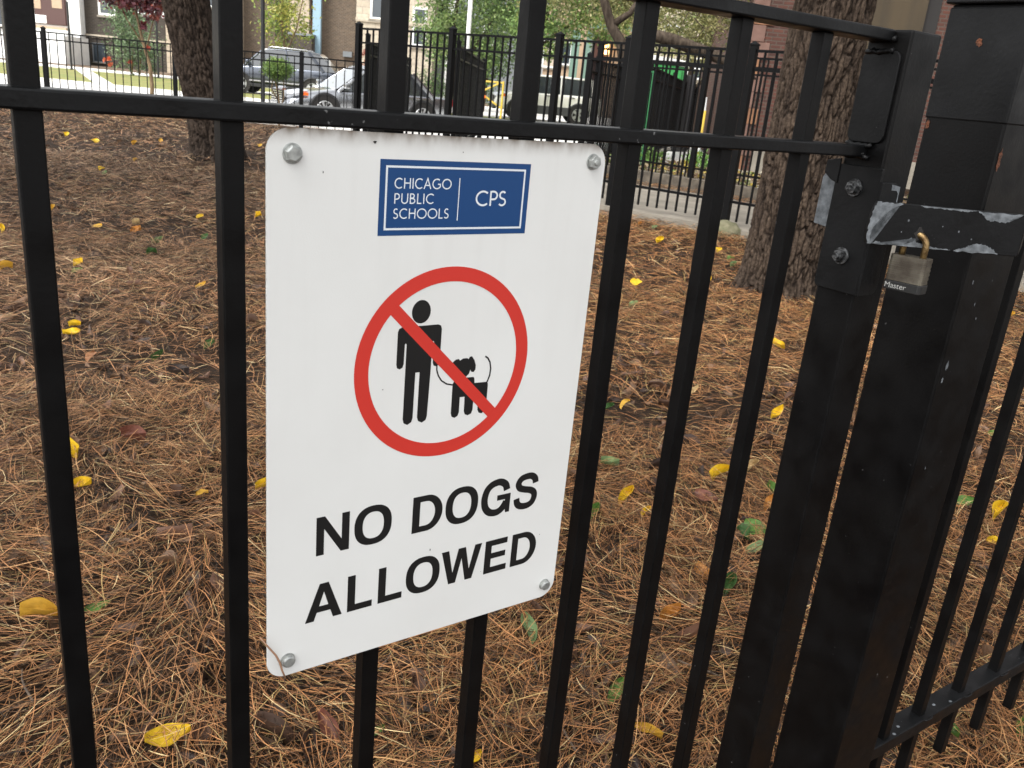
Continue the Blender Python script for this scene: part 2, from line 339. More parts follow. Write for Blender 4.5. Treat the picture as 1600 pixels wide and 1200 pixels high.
# rounded gusset on the side of the stile between the rails
def rounded(x0, x1, y0, y1, r, n=6, corners=(1, 1, 1, 1)):
    out = []
    for (cx, cy, a0, on) in ((x1 - r, y1 - r, 0, corners[0]), (x0 + r, y1 - r, 90, corners[1]), (x0 + r, y0 + r, 180, corners[2]), (x1 - r, y0 + r, 270, corners[3])):
        if not on:
            out.append({0: (x1, y1), 90: (x0, y1), 180: (x0, y0), 270: (x1, y0)}[a0]); continue
        for k in range(n + 1):
            a = R_(a0 + 90 * k / n); out.append((cx + r * math.cos(a), cy + r * math.sin(a)))
    return out
def plate_x(name, poly, x0, x1, ma, parent, bevel=0):       # polygon in y,z extruded along x
    mb = MB(); n = len(poly); vs = [(x0, y, z) for y, z in poly] + [(x1, y, z) for y, z in poly]
    mb.add(vs, [tuple(range(n)), tuple(range(2 * n - 1, n - 1, -1))] + [(i, i + n, (i + 1) % n + n, (i + 1) % n) for i in range(n)])
    return mb.build(name, ma, parent, bevel=bevel)
plate_x('gusset_plate', rounded(-.024, .0215, GZ + .0175, GZ + .1130, .009), .6765, .6797, M['steel_worn'], gate, bevel=.0008)
# catch: plate folded round the stile
catch = plate_x('catch_plate', rounded(-.0335, .0235, GZ - .150, GZ - .008, .006, corners=(1, 0, 0, 1)), .6755, .6797, M['steel_worn'], gate, bevel=.0006)
MB().prism(rounded(.6757, .7105, GZ - .150, GZ - .022, .012, corners=(1, 0, 0, 1)), -.0372, -.0334).build('catch_flange', M['steel_worn'], gate, bevel=.0005)
def bolt_x(y, z, r=.0078, parent=gate):
    b = MB().cyl((.6755, y, z), (.6728, y, z), r * 1.25, n=20).cyl((.6730, y, z), (.6668, y, z), r, r * .93, n=6).cyl((.6668, y, z), (.6635, y, z), r * .42, n=12)
    o = b.build('bolt', M['zinc_dark'], parent, bevel=.0004); return o
bolt_x(-.004, GZ - .032); bolt_x(-.006, GZ - .109)
def chip_poly(x0, x1, base, amp, side, n=26, seed=0, shape=None):
    """ragged patch hugging an edge at height `base`; side +1 grows up, -1 grows down"""
    r = random.Random(seed); top = []
    for i in range(n + 1):
        t = i / n; h = (shape(t) if shape else math.sin(math.pi * t) ** .5) * amp * (.75 + .5 * r.random()); top.append((x0 + (x1 - x0) * t + r.uniform(-.3, .3) * (x1 - x0) / n, base + side * h))
    return [(x0, base)] + top + [(x1, base)] if side > 0 else [(x0, base)] + top + [(x1, base)]
# worn bare metal on the catch's back edge and front flange
plate_x('back_tab', [(.0236, GZ - .014), (.0370, GZ - .018), (.0415, GZ - .026), (.0415, GZ - .079), (.0236, GZ - .081)], .6762, .6792, M['galv'], catch, .0006)
plate_x('back_tab_cover', [(.0200, GZ - .002), (.0380, GZ - .006), (.0390, GZ - .020), (.0290, GZ - .027), (.0200, GZ - .030)], .6740, .6761, M['steel_worn'], catch, .0006)
MB().prism([(.6935, GZ - .0235), (.7095, GZ - .026), (.7102, GZ - .046), (.7083, GZ - .046), (.7078, GZ - .0335), (.7045, GZ - .0305), (.6945, GZ - .0300)], -.0376, -.0373).build('bare_metal_patch', M['galv'], catch)

wb = MB(); rw = random.Random(2)
for (y, z) in ((-.012, .0145), (-.012, .0020), (-.014, .1245), (-.014, .1120)):
    pts = [(.6762 + rw.uniform(-.0012, .0012), y + .004 * k, GZ + z + rw.uniform(-.0012, .0012)) for k in range(9)]
    MB().tube(pts, [rw.uniform(.0022, .0036) for _ in pts], 8).build('weld', M['steel_worn'], gate, smooth=True)
# ------------------------------------------------------------------ the big post between gate and panel
post = empty('gate_post', (.929, -.002, 0), 0, 'thick square black steel gate post behind the padlocked latch bar', 'post')
PX0, PX1, PY0, PY1 = .871, .983, -.052, .050
def pbox(n, x0, x1, y0, y1, z0, z1, m_, bevel=.003): return B(n, x0 - .929, x1 - .929, y0 + .002, y1 + .002, z0, z1, M[m_], post, bevel)
pbox('shaft', PX0, PX1, PY0, PY1, -.05, GZ + .183, 'steel')
pbox('sleeve', PX0 - .0012, PX1 + .0012, PY0 - .0012, PY1 + .0012, GZ + .051, GZ + .180, 'steel_worn', .002)
pbox('cap', PX0 - .006, PX1 + .006, PY0 - .006, PY1 + .006, GZ + .1835, GZ + .190, 'steel_worn', .002)
r_ = random.Random(3)
def blob(n, cx, cy, rx, ry, plane, off, ma, par, seed):
    r = random.Random(seed); k = 14; P = []
    for i in range(k):
        a = 2 * math.pi * i / k; q = r.uniform(.6, 1.15); P.append((cx + rx * q * math.cos(a), cy + ry * q * math.sin(a)))
    vs = [((off, p[0], p[1]) if plane == 'x' else (p[0], off, p[1])) for p in P]
    return MB().add(vs, [tuple(range(k))]).build(n, ma, par)
blob('rust_spot', .006, GZ + .140, .0045, .0048, 'x', PX0 - .929 - .0018, M['rust'], post, 5)
blob('rust_spot', PX0 - .929 + .006, GZ + .010, .0045, .016, 'y', PY0 + .002 - .0006, M['rust'], post, 8)
blob('rust_spot', .047, GZ + .043, .003, .007, 'x', PX0 - .929 - .0006, M['rust'], post, 9)
for (x, z, a) in ((.893, -.14, .0016), (.912, -.17, .0012), (.925, -.19, .0012), (.885, -.25, .003), (.882, -.27, .002), (.90, -.40, .0012), (.94, -.14, .0008)):
    blob('paint_chip', x - .929, GZ + z, a, a * 2.2, 'y', PY0 + .002 - .0005, M['galv'], post, int(x * 1e4))

# ------------------------------------------------------------------ latch bar (swings out towards the viewer)
lb = empty('latch_bar', (.672, -.045, GZ - .0415), math.atan2(-.5595, .829), 'black steel latch bar with chipped paint that the padlock hangs from', 'latch')
BL = .161; BH = .0455
lbm = MB().prism([(-.008, .0005), (BL, .0005), (BL, -BH), (-.0105, -BH), (-.0125, -.030), (-.011, -.012)], -.0028, .0028)
bar = lbm.build('bar', M['steel_worn'], lb, bevel=.0008)
# returned end: bends back towards the post
a = R_(58); ex = BL + .115 * math.cos(a); ey = .115 * math.sin(a)
ret = MB().add([(BL, -.0028, .0005), (BL, .0028, .0005), (BL, .0028, -BH), (BL, -.0028, -BH), (ex, ey - .003, .0005), (ex - .004, ey, .0005), (ex - .004, ey, -BH), (ex, ey - .003, -BH)],
         [(0, 1, 2, 3), (4, 7, 6, 5), (0, 4, 5, 1), (1, 5, 6, 2), (2, 6, 7, 3), (3, 7, 4, 0)]).build('returned_end', M['steel_worn'], lb)
def bar_chip(poly): return MB().add([(x, -.0031, z) for x, z in poly], [tuple(range(len(poly)))]).build('bare_metal_patch', M['galv'], bar)
def rag(pts, seed, amp=.0010, sub=9):
    r = random.Random(seed); out = []
    for i, p in enumerate(pts):
        q = pts[(i + 1) % len(pts)]
        for k in range(sub):
            t = k / sub; out.append((p[0] + (q[0] - p[0]) * t + (r.uniform(-amp, amp) if k else 0), p[1] + (q[1] - p[1]) * t + (r.uniform(-amp, amp) if k else 0)))
    return out
E0 = -.0455
bar_chip(rag([(-.0075, .0002), (.021, .0002), (.014, -.005), (.006, -.011), (-.001, -.020), (-.0065, -.029), (-.007, -.040), (-.0035, -.0435), (-.0035, E0 + .0002), (-.0095, E0 + .0002), (-.0118, -.030), (-.0103, -.012)], 2))
bar_chip(rag([(-.0035, E0 + .0003), (.0, E0 + .0032), (.010, E0 + .0015), (.030, E0 + .0012), (.034, E0 + .004), (.0385, E0 + .011), (.041, E0 + .006), (.043, E0 + .010), (.0445, E0 + .006), (.052, E0 + .0045), (.064, E0 + .002), (.082, E0 + .0012), (.085, E0 + .0003)], 4, .0005))
bar_chip(rag([(.088, E0 + .0003), (.098, E0 + .004), (.108, E0 + .0095), (.122, E0 + .010), (.132, E0 + .006), (.138, E0 + .0003)], 6))
bar_chip(rag([(.104, .0002), (.112, -.004), (.116, -.0088), (.138, -.0105), (.146, -.006), (.152, -.002), (.156, .0002)], 8))
bar_chip(rag([(.040, .0002), (.046, -.0018), (.060, -.0012), (.082, -.0016), (.092, -.0022), (.104, .0002)], 10, .0005))
for (x, z, q) in ((.031, -.017, .0011), (.089, -.024, .001), (.105, -.031, .0008), (.070, -.020, .0006), (.026, -.030, .0006)):
    bar_chip([(x + q * math.cos(t), z + q * 1.3 * math.sin(t)) for t in np.linspace(0, 5.5, 7)])
blob('bolt_hole', .0455, -.030, .0055, .008, 'y', -.0033, M['dark'], bar, 3)

# ------------------------------------------------------------------ padlock
pl = empty('padlock', (.7101, -.0707, GZ - .1365), math.atan2(-.5595, .829), 'laminated steel padlock with brass shackle hanging from the latch bar', 'padlock')
body = MB()
for i in range(12):
    z = .0105 + i * .0024; e_ = .0003 if i % 2 else 0
    body.prism(rounded(-.0205 + e_, .0205 - e_, -.0105 + e_, .0105 - e_, .0035, 3), 0, .00225)
    n_ = 16
    for k in range(len(body.v) - 2 * len(rounded(-.0205, .0205, -.0105, .0105, .0035, 3)), len(body.v)):
        x, y, zz = body.v[k]; body.v[k] = (x, zz, z + y)
lk = body.build('body', M['lam'], pl)
lk.rotation_euler = (0, 0, R_(-46))
bumper = MB(); poly = rounded(-.0212, .0212, -.0113, .0113, .004, 3)
bumper.prism(poly, 0, .0100); bumper.v = [(x, z, y) for x, y, z in bumper.v]
bp = bumper.build('bumper', M['lockdark'], pl, bevel=.0006); bp.rotation_euler = (0, 0, R_(-46))
sh = []
for k in range(0, 17):
    t = math.pi * k / 16; sh.append((-.0120 * math.cos(t), 0, .051 + .0125 * math.sin(t)))
shk = MB().tube([(-.012, 0, .036)] + sh + [(.012, 0, .036)], .0036, 12).build('shackle', M['brass'], pl, smooth=True)
shk.rotation_euler = (0, 0, R_(-46))
tx = bpy.data.curves.new('maker_name', 'FONT'); tx.body = 'Master'; tx.size = .0088; tx.extrude = .00015; tx.shear = .0; tx.offset = -.00005
to = bpy.data.objects.new('maker_name', tx); COL.objects.link(to); bpy.context.view_layer.update()
tm = bpy.data.meshes.new_from_object(to.evaluated_get(bpy.context.evaluated_depsgraph_get())); bpy.data.objects.remove(to)
tm.transform(Matrix(((1, 0, 0, -.0190), (0, 0, 1, -.01145), (0, 1, 0, .0022), (0, 0, 0, 1)))); tm.materials.clear()
link('maker_name', tm, M['white_print'], bp)

# ------------------------------------------------------------------ right hand fence panel
pan = empty('fence_panel', (1.12, 0, 0), 0, 'black steel fence panel right of the thick gate post, its bottom rail in view', 'fence')
B('end_bar', -.014, .006, -.004, .018, .10, GZ + .13, M['steel'], pan, .0015)
f1 = None
for i in range(12):
    x = .117 + .137 * i
    if f1 is None: f1 = MB().box(-.009, .009, 0, .018, .115, GZ + .12).build('picket', M['steel'], pan, bevel=.0012); f1.location = (x, 0, 0)
    else:
        q = f1.copy(); COL.objects.link(q); q.parent = pan; q.location = (x, 0, 0)
for nm, z0, z1 in (('bottom_rail', .235, .262), ('middle_rail', GZ + .0018, GZ + .0145), ('top_rail', GZ + .1105, GZ + .1225)):
    B(nm, -.115, 1.75, -.010, .028, z0, z1, M['steel_worn'], pan, .002)
for i in range(3):
    x = .117 + .137 * i
    MB().tube([(x - .013, -.011, .2630), (x - .009, -.0135, .2637), (x, -.0145, .264), (x + .009, -.0135, .2637), (x + .013, -.011, .263)], .0017, 6).build('weld', M['steel_worn'], pan, smooth=True)
for (x, y) in ((.02, -.004), (.045, .004), (.205, -.004), (.165, .006)):
    MB().add([(x + .004 * math.cos(t), y + .0028 * math.sin(t), .2623) for t in np.linspace(0, 5.4, 7)], [tuple(range(7))]).build('bare_metal_patch', M['galv'], pan)

# ================================================================== THE SIGN
SW, SH = .3048, .4572
sign = empty('sign', (0, -.003, GZ), 0, 'white metal sign reading NO DOGS ALLOWED bolted to the gate pickets', 'sign')
def sign_mat():
    ma = bpy.data.materials.new('white_sign_face'); ma.use_nodes = True; t = ma.node_tree; N = t.nodes; L = t.links; p = N['Principled BSDF']
    p.inputs['Roughness'].default_value = .38; p.inputs['Specular IOR Level'].default_value = .35
    tc = N.new('ShaderNodeTexCoord'); sx = N.new('ShaderNodeSeparateXYZ'); L.new(tc.outputs['Object'], sx.inputs[0])
    n = N.new('ShaderNodeTexNoise'); n.inputs['Scale'].default_value = 90; n.inputs['Detail'].default_value = 8
    mp = N.new('ShaderNodeMapping'); mp.inputs['Scale'].default_value = (1, 1, .5); L.new(tc.outputs['Object'], mp.inputs[0]); L.new(mp.outputs[0], n.inputs[0])
    # rain dirt gathered along the top edge
    g = N.new('ShaderNodeMapRange'); g.inputs['From Min'].default_value = -.016; g.inputs['From Max'].default_value = .001; L.new(sx.outputs[2], g.inputs[0])
    pw = N.new('ShaderNodeMath'); pw.operation = 'POWER'; pw.inputs[1].default_value = 2.2; L.new(g.outputs[0], pw.inputs[0])
    nr = N.new('ShaderNodeMapRange'); nr.inputs['From Min'].default_value = .3; nr.inputs['From Max'].default_value = .7; nr.inputs['To Min'].default_value = .35; nr.inputs['To Max'].default_value = 1.3; L.new(n.outputs[0], nr.inputs[0])
    mu = N.new('ShaderNodeMath'); mu.operation = 'MULTIPLY'; L.new(pw.outputs[0], mu.inputs[0]); L.new(nr.outputs[0], mu.inputs[1])
    n2 = N.new('ShaderNodeTexNoise'); n2.inputs['Scale'].default_value = 6; n2.inputs['Detail'].default_value = 6; L.new(tc.outputs['Object'], n2.inputs[0])
    r2 = N.new('ShaderNodeMapRange'); r2.inputs['From Min'].default_value = .35; r2.inputs['From Max'].default_value = .8; r2.inputs['To Min'].default_value = 0; r2.inputs['To Max'].default_value = .10; L.new(n2.outputs[0], r2.inputs[0])
    mps = N.new('ShaderNodeMapping'); mps.inputs['Scale'].default_value = (55, 1, 4); L.new(tc.outputs['Object'], mps.inputs[0])
    ns = N.new('ShaderNodeTexNoise'); ns.inputs['Scale'].default_value = 1; ns.inputs['Detail'].default_value = 4; L.new(mps.outputs[0], ns.inputs[0])
    rs = N.new('ShaderNodeMapRange'); rs.inputs['From Min'].default_value = .52; rs.inputs['From Max'].default_value = .85; rs.inputs['To Max'].default_value = .07; L.new(ns.outputs[0], rs.inputs[0])
    hs_ = N.new('ShaderNodeMapRange'); hs_.inputs['From Min'].default_value = -.30; hs_.inputs['From Max'].default_value = 0.0; hs_.inputs['To Min'].default_value = .15; L.new(sx.outputs[2], hs_.inputs[0])
    mm_ = N.new('ShaderNodeMath'); mm_.operation = 'MULTIPLY'; L.new(rs.outputs[0], mm_.inputs[0]); L.new(hs_.outputs[0], mm_.inputs[1])
    a0_ = N.new('ShaderNodeMath'); L.new(mm_.outputs[0], a0_.inputs[0]); L.new(r2.outputs[0], a0_.inputs[1]); r2 = a0_
    ad = N.new('ShaderNodeMath'); ad.use_clamp = True; L.new(mu.outputs[0], ad.inputs[0]); L.new(r2.outputs[0], ad.inputs[1])
    mx = N.new('ShaderNodeMix'); mx.data_type = 'RGBA'; L.new(ad.outputs[0], mx.inputs[0])
    mx.inputs[6].default_value = (.77, .775, .755, 1); mx.inputs[7].default_value = (.20, .155, .115, 1); L.new(mx.outputs[2], p.inputs['Base Color'])
    n3 = N.new('ShaderNodeTexNoise'); n3.inputs['Scale'].default_value = 900; L.new(tc.outputs['Object'], n3.inputs[0])
    b = N.new('ShaderNodeBump'); b.inputs['Strength'].default_value = .06; b.inputs['Distance'].default_value = .002; L.new(n3.outputs[0], b.inputs['Height']); L.new(b.outputs[0], p.inputs['Normal'])
    return ma
M['sign'] = sign_mat()
face = MB().prism(rounded(0, SW, -SH, 0, .017, 12), -.0011, .0011).build('panel', M['sign'], sign, bevel=.0003)
YF = -.00125
def mm(p): return (p[0] / 1000, p[1] / 1000)
def curve_fill(name, loops, y, ma, parent):
    cu = bpy.data.curves.new(name, 'CURVE'); cu.dimensions = '2D'; cu.fill_mode = 'BOTH'
    for lp in loops:
        sp = cu.splines.new('POLY'); sp.points.add(len(lp) - 1)
        for i, (x, z) in enumerate(lp): sp.points[i].co = (x, z, 0, 1)
        sp.use_cyclic_u = True
    ob = bpy.data.objects.new(name, cu); COL.objects.link(ob)
    dg = bpy.context.evaluated_depsgraph_get(); me = bpy.data.meshes.new_from_object(ob.evaluated_get(dg))
    bpy.data.objects.remove(ob); me.name = name; me.materials.clear()
    me.transform(Matrix(((1, 0, 0, 0), (0, 0, 0, y), (0, 1, 0, 0), (0, 0, 0, 1))))
    bm = bmesh.new(); bm.from_mesh(me); bmesh.ops.recalc_face_normals(bm, faces=bm.faces)
    for f in bm.faces:
        if f.normal.y > 0: f.normal_flip()
    bm.to_mesh(me); bm.free()
    return link(name, me, ma, parent)
def ell(cx, cy, rx, ry, a0=0, a1=360, n=48):
    c_ = a1 - a0 >= 360
    return [(cx + rx * math.cos(R_(a0 + (a1 - a0) * i / n)), cy + ry * math.sin(R_(a0 + (a1 - a0) * i / n))) for i in range(n if c_ else n + 1)]
def sell(cx, cy, rx, ry, p=2.35, n=64):         # slightly squared ellipse for letter bowls
    o = []
    for i in range(n):
        t = 2 * math.pi * i / n; c_, s_ = math.cos(t), math.sin(t)
        o.append((cx + rx * math.copysign(abs(c_) ** (2 / p), c_), cy + ry * math.copysign(abs(s_) ** (2 / p), s_)))
    return o
def stroke(path, w_):                          # outline of a constant width open path with mitred joints
    P = [Vector((p[0], p[1])) for p in path]; Lf = []; Rt = []
    for i, p in enumerate(P):
        d0 = (P[i] - P[i - 1]).normalized() if i else None
        d1 = (P[i + 1] - P[i]).normalized() if i < len(P) - 1 else None
        if d0 is None: d0 = d1
        if d1 is None: d1 = d0
        n0 = Vector((-d0.y, d0.x)); n1 = Vector((-d1.y, d1.x)); n = (n0 + n1).normalized(); k = min(2.5, 1 / max(.3, n.dot(n0)))
        Lf.append(tuple(p + n * (w_ / 2 * k))); Rt.append(tuple(p - n * (w_ / 2 * k)))
    return Lf + Rt[::-1]
# --- logo plate
logo = curve_fill('logo_plate', [[(.0865, -.0189), (.2246, -.0189), (.2246, -.0766), (.0865, -.0766)]], YF, M['blue'], sign)
lines = [[(.0914, -.0234), (.2199, -.0234), (.2199, -.0723), (.0914, -.0723)], [(.0930, -.0250), (.2183, -.0250), (.2183, -.0707), (.0930, -.0707)]]
curve_fill('logo_border', lines, YF - .0001, M['lwhite'], logo)
curve_fill('logo_divider', [[(.1561, -.0316), (.1569, -.0316), (.1569, -.0653), (.1561, -.0653)]], YF - .0001, M['lwhite'], logo)
THIN = {  # strokes in units of the cap height, advance width
 'C': ([ell(.50, .5, .44, .455, 48, 312, 26)], .86), 'H': ([[(.09, 0), (.09, 1)], [(.69, 0), (.69, 1)], [(.14, .53), (.64, .53)]], .78), 'I': ([[(.09, 0), (.09, 1)]], .18),
 'A': ([[(.03, 0), (.40, .99), (.77, 0)], [(.20, .34), (.60, .34)]], .80), 'G': ([ell(.52, .5, .46, .455, 52, 330, 26) , [(.90, .19), (.90, .47), (.62, .47)]], .98),
 'O': ([ell(.53, .5, .48, .455, 2, 361.9, 40)], 1.06), 'P': ([[(.09, 0), (.09, 1)], [(.14, .955), (.28, .955)] + ell(.28, .70, .24, .255, 88, -88, 14) + [(.28, .445), (.14, .445)]], .58),
 'U': ([[(.08, 1), (.08, .36)] + ell(.37, .33, .29, .285, 180, 360, 16) + [(.66, .36), (.66, 1)]], .74),
 'B': ([[(.09, 0), (.09, 1)], [(.14, .955), (.27, .955)] + ell(.27, .755, .19, .20, 88, -88, 12) + [(.27, .555), (.14, .555)], [(.14, .51), (.30, .51)] + ell(.30, .28, .25, .235, 88, -88, 12) + [(.30, .045), (.14, .045)]], .62),
 'L': ([[(.09, 1), (.09, .045), (.50, .045)]], .52), 'S': ([ell(.27, .725, .20, .23, 40, 235, 14) + ell(.24, .275, .225, .23, 50, -145, 16)], .52)}
def thin_text(txt, x, z, h, wd, par, sp=.12, wt=.115):
    k = 0; pieces = []
    tot = sum(THIN[c_][1] for c_ in txt) + sp * (len(txt) - 1); sc = wd / tot
    for c_ in txt:
        st_, adv = THIN[c_]
        for q in st_:
            q2 = [(x + px * sc, z + pz * h) for px, pz in q]
            pieces.append((stroke(q2, wt * h), k)); k += 1
        x += (adv + sp) * sc
    mb = MB()
    for poly, k in pieces:
        n = len(poly); hh = n // 2; y = YF - .00012 - .00002 * (k % 3)
        vs = [(px, y, pz) for px, pz in poly]
        mb.add(vs, [(i, i + 1, n - 2 - i, n - 1 - i) for i in range(hh - 1)])
    return mb.build('lettering', M['lwhite'], par)
thin_text('CHICAGO', .0990, -.0405, .0080, .0501, logo); thin_text('PUBLIC', .0991, -.0520, .0079, .0350, logo); thin_text('SCHOOLS', .0990, -.0635, .0079, .0492, logo)
thin_text('CPS', .1725, -.0535, .0122, .0299, logo, .06, .125)
# --- pictogram
man = [(108.2, -155.5), (109.2, -152.6), (112.0, -151.4), (145.6, -151.4), (148.2, -152.6), (149.2, -155.5), (149.2, -184.5), (148.3, -187.4), (145.8, -188.2), (143.4, -187.4), (142.5, -184.5), (142.5, -166.2), (141.7, -165.4), (140.9, -166.2),
       (140.9, -192), (140.0, -232.6), (139.0, -236.2), (135.4, -238.2), (131.6, -236.2), (130.4, -232.6), (130.4, -191.9), (126.4, -191.9), (126.2, -232.6), (125.0, -236.4), (121.4, -238.4), (117.8, -236.4), (116.8, -232.6), (116.8, -166.4), (116.0, -165.4), (115.2, -166.2), (115.0, -183.0), (114.0, -186.2), (111.5, -187.4), (109.0, -186.2), (108.2, -183)]
pic = curve_fill('man_and_dog_pictogram', [[mm(p) for p in man], [mm(p) for p in ell(128.8, -139.4, 8.7, 9.9)]], YF, M['ink'], sign)
dog = [(163.6, -206.5), (165, -204.0), (168, -202.4), (178, -202.0), (184.6, -202.2), (185.6, -204.0), (186.0, -208.0), (197.5, -208.4), (200.0, -209.4), (200.4, -212), (200.3, -228), (199.2, -235.4), (196.2, -238.2), (193.0, -237.2), (191.4, -234), (191.0, -221), (186.3, -220.5), (186.2, -233.4), (184.9, -236.8), (181.6, -238.0), (178.4, -236.6), (177.2, -233.4), (176.8, -219.8), (171.9, -219.6), (172.2, -233.8), (171.0, -237.0), (168.0, -238.6), (164.9, -237.0), (163.9, -233.8)]
dh = [(160.5, -190.5), (161.6, -187.0), (165.0, -184.3), (168.2, -184.0), (169.3, -185.6), (172.5, -184.0), (176.5, -184.0), (178.0, -185.2), (178.9, -183.2), (181.2, -182.8), (184.0, -186.5), (185.9, -191.5), (185.8, -195.5), (184.2, -197.6), (181.8, -197.2), (180.6, -195.0), (179.4, -198.8), (176.4, -201.4), (173.5, -201.6), (169, -199), (163, -194)]
curve_fill('dog_body', [[mm(p) for p in dog]], YF, M['ink'], pic); curve_fill('dog_head', [[mm(p) for p in dh]], YF - .00004, M['ink'], pic)
curve_fill('leash', [stroke([mm(p) for p in [(146.6, -187), (146.9, -192), (148.8, -197.2), (152.2, -202.0), (157.6, -205.6), (164.2, -207.4)]], .0013)], YF - .00003, M['ink'], pic)
curve_fill('tail', [stroke([mm(p) for p in [(195.0, -184.2), (198.0, -186.2), (200.5, -190.2), (201.8, -196), (201.4, -202.5), (199.4, -208.2), (197.8, -210)]], .0015)], YF - .00003, M['ink'], pic)
CX, CZ, RO, RI = .1555, -.1875, .0847, .0722
ringo = curve_fill('prohibition_ring', [ell(CX, CZ, RO, RO, n=96), ell(CX, CZ, RI, RI, n=96)], YF - .00012, M['red'], sign)
q = .0052 * math.sqrt(.5); e = RI * math.sqrt(.5) + .0012
curve_fill('slash', [[(CX - e - q, CZ + e - q), (CX - e + q, CZ + e + q), (CX + e + q, CZ - e + q), (CX + e - q, CZ - e - q)]], YF - .00008, M['red'], ringo)
# --- bold capitals
def G_():
    p = ell(.485, .5, .385, .435, 38, 340, 40); return [stroke([(.80, .695)] + p[2:] + [(.775, .20)], .185)]
BOLD = {
 'N': ([[(.0, 0), (0, 1), (.205, 1), (.625, .325), (.625, 1), (.815, 1), (.815, 0), (.61, 0), (.19, .675), (.19, 0)]], .815),
 'O': ([sell(.485, .5, .485, .525), sell(.485, .5, .275, .355)], .97),
 'D': ([[(0, 0), (0, 1), (.38, 1)] + ell(.40, .5, .445, .5, 85, -85, 28) + [(.38, 0)], [(.205, .165), (.205, .835), (.37, .835)] + ell(.38, .5, .25, .335, 82, -82, 22) + [(.37, .165)]], .845),
 'A': ([[(0, 0), (.36, 1), (.585, 1), (.945, 0), (.715, 0), (.643, .22), (.295, .22), (.222, 0)], [(.352, .385), (.588, .385), (.470, .765)]], .945),
 'L': ([[(0, 0), (0, 1), (.205, 1), (.205, .18), (.665, .18), (.665, 0)]], .665),
 'W': ([[(0, 1), (.215, 1), (.36, .315), (.50, 1), (.72, 1), (.86, .315), (1.005, 1), (1.22, 1), (.965, 0), (.755, 0), (.61, .69), (.465, 0), (.255, 0)]], 1.22),
 'E': ([[(0, 0), (0, 1), (.70, 1), (.70, .825), (.205, .825), (.205, .605), (.66, .605), (.66, .435), (.205, .435), (.205, .18), (.72, .18), (.72, 0)]], .72)}
def spath(pts, n=10):                           # smooth path through points
    out = []
    for i in range(len(pts) - 1):
        p0 = pts[max(i - 1, 0)]; p1 = pts[i]; p2 = pts[i + 1]; p3 = pts[min(i + 2, len(pts) - 1)]
        for k in range(n):
            t = k / n
            out.append(tuple(.5 * (2 * p1[j] + (p2[j] - p0[j]) * t + (2 * p0[j] - 5 * p1[j] + 4 * p2[j] - p3[j]) * t * t + (-p0[j] + 3 * p1[j] - 3 * p2[j] + p3[j]) * t ** 3) for j in (0, 1)))
    return out + [pts[-1]]
sp_ = spath([(.690, .700), (.655, .835), (.54, .925), (.385, .938), (.22, .90), (.135, .80), (.135, .70), (.20, .615), (.36, .555), (.54, .505), (.655, .42), (.685, .30), (.635, .15), (.53, .075), (.385, .055), (.235, .085), (.135, .175), (.100, .325)], 6)
BOLD['S'] = ([stroke(sp_, .19)], .785)
gp = spath([(.79, .665), (.74, .82), (.62, .915), (.485, .938), (.30, .89), (.165, .75), (.108, .5), (.155, .26), (.29, .105), (.475, .058), (.62, .10), (.72, .20), (.79, .33)], 6)
BOLD['G'] = ([stroke(gp, .20)], .92)
def bold(c_, x0, x1, z0, h, name='letter', par=None):
    loops, wd = BOLD[c_]; k = (x1 - x0) / wd
    o = curve_fill('letter', [[(x0 + px * k, z0 + pz * h) for px, pz in lp] for lp in loops], YF, M['ink'], par)
    if c_ == 'G':
        b = [(.50, .40), (.50, .555), (.92, .555), (.92, 0), (.795, 0), (.765, .13), (.71, .19), (.755, .40)]
        curve_fill('letter', [[(x0 + px * k, z0 + pz * h) for px, pz in b]], YF - .00004, M['ink'], par)
wd1 = bpy.data.objects.new('wording', None); COL.objects.link(wd1); wd1.parent = sign
H1, Z1 = .0362, -.3458
for c_, a_, b_ in (('N', 41.7, 71.4), ('O', 76.0, 111.4), ('D', 131.8, 162.6), ('O', 165.8, 200.8), ('G', 204.0, 237.6), ('S', 241.6, 269.8)): bold(c_, a_ / 1000, b_ / 1000, Z1, H1, par=wd1)
H2, Z2 = .0362, -.4098
for c_, a_, b_ in (('A', 32.9, 66.7), ('L', 71.6, 95.4), ('L', 101.2, 125.2), ('O', 128.9, 164.2), ('W', 165.4, 209.8), ('E', 214.0, 240.2), ('D', 245.3, 275.4)): bold(c_, a_ / 1000, b_ / 1000, Z2, H2, par=wd1)
# --- bolts through the sign
def sbolt(x, z, hex_, rot=0, r=.0068):
    b = MB(); y0 = -.0011
    b.cyl((x, y0, z), (x, y0 - .0008, z), r * 1.12, n=24)
    if hex_ == 'nut':
        n = 6; vs = []
        b.cyl((x, y0 - .0008, z), (x, y0 - .0052, z), r * .98, r * .92, n=6); b.cyl((x, y0 - .0052, z), (x, y0 - .0066, z), r * .45, r * .38, n=12)
    else:
        b.cyl((x, y0 - .0008, z), (x, y0 - .0042, z), r, r * .96, n=6 if hex_ == 'hex' else 20); b.cyl((x, y0 - .0042, z), (x, y0 - .0050, z), r * .96, r * .72, n=6 if hex_ == 'hex' else 20)
    return b.build('bolt', M['zinc'], sign, smooth=False, bevel=.0004)
sbolt(.0185, -.0174, 'hex', r=.0066); sbolt(.2905, -.0151, 'nut', r=.0063); sbolt(.0178, -.4410, 'round', r=.0058); sbolt(.2918, -.4419, 'round', r=.0054)
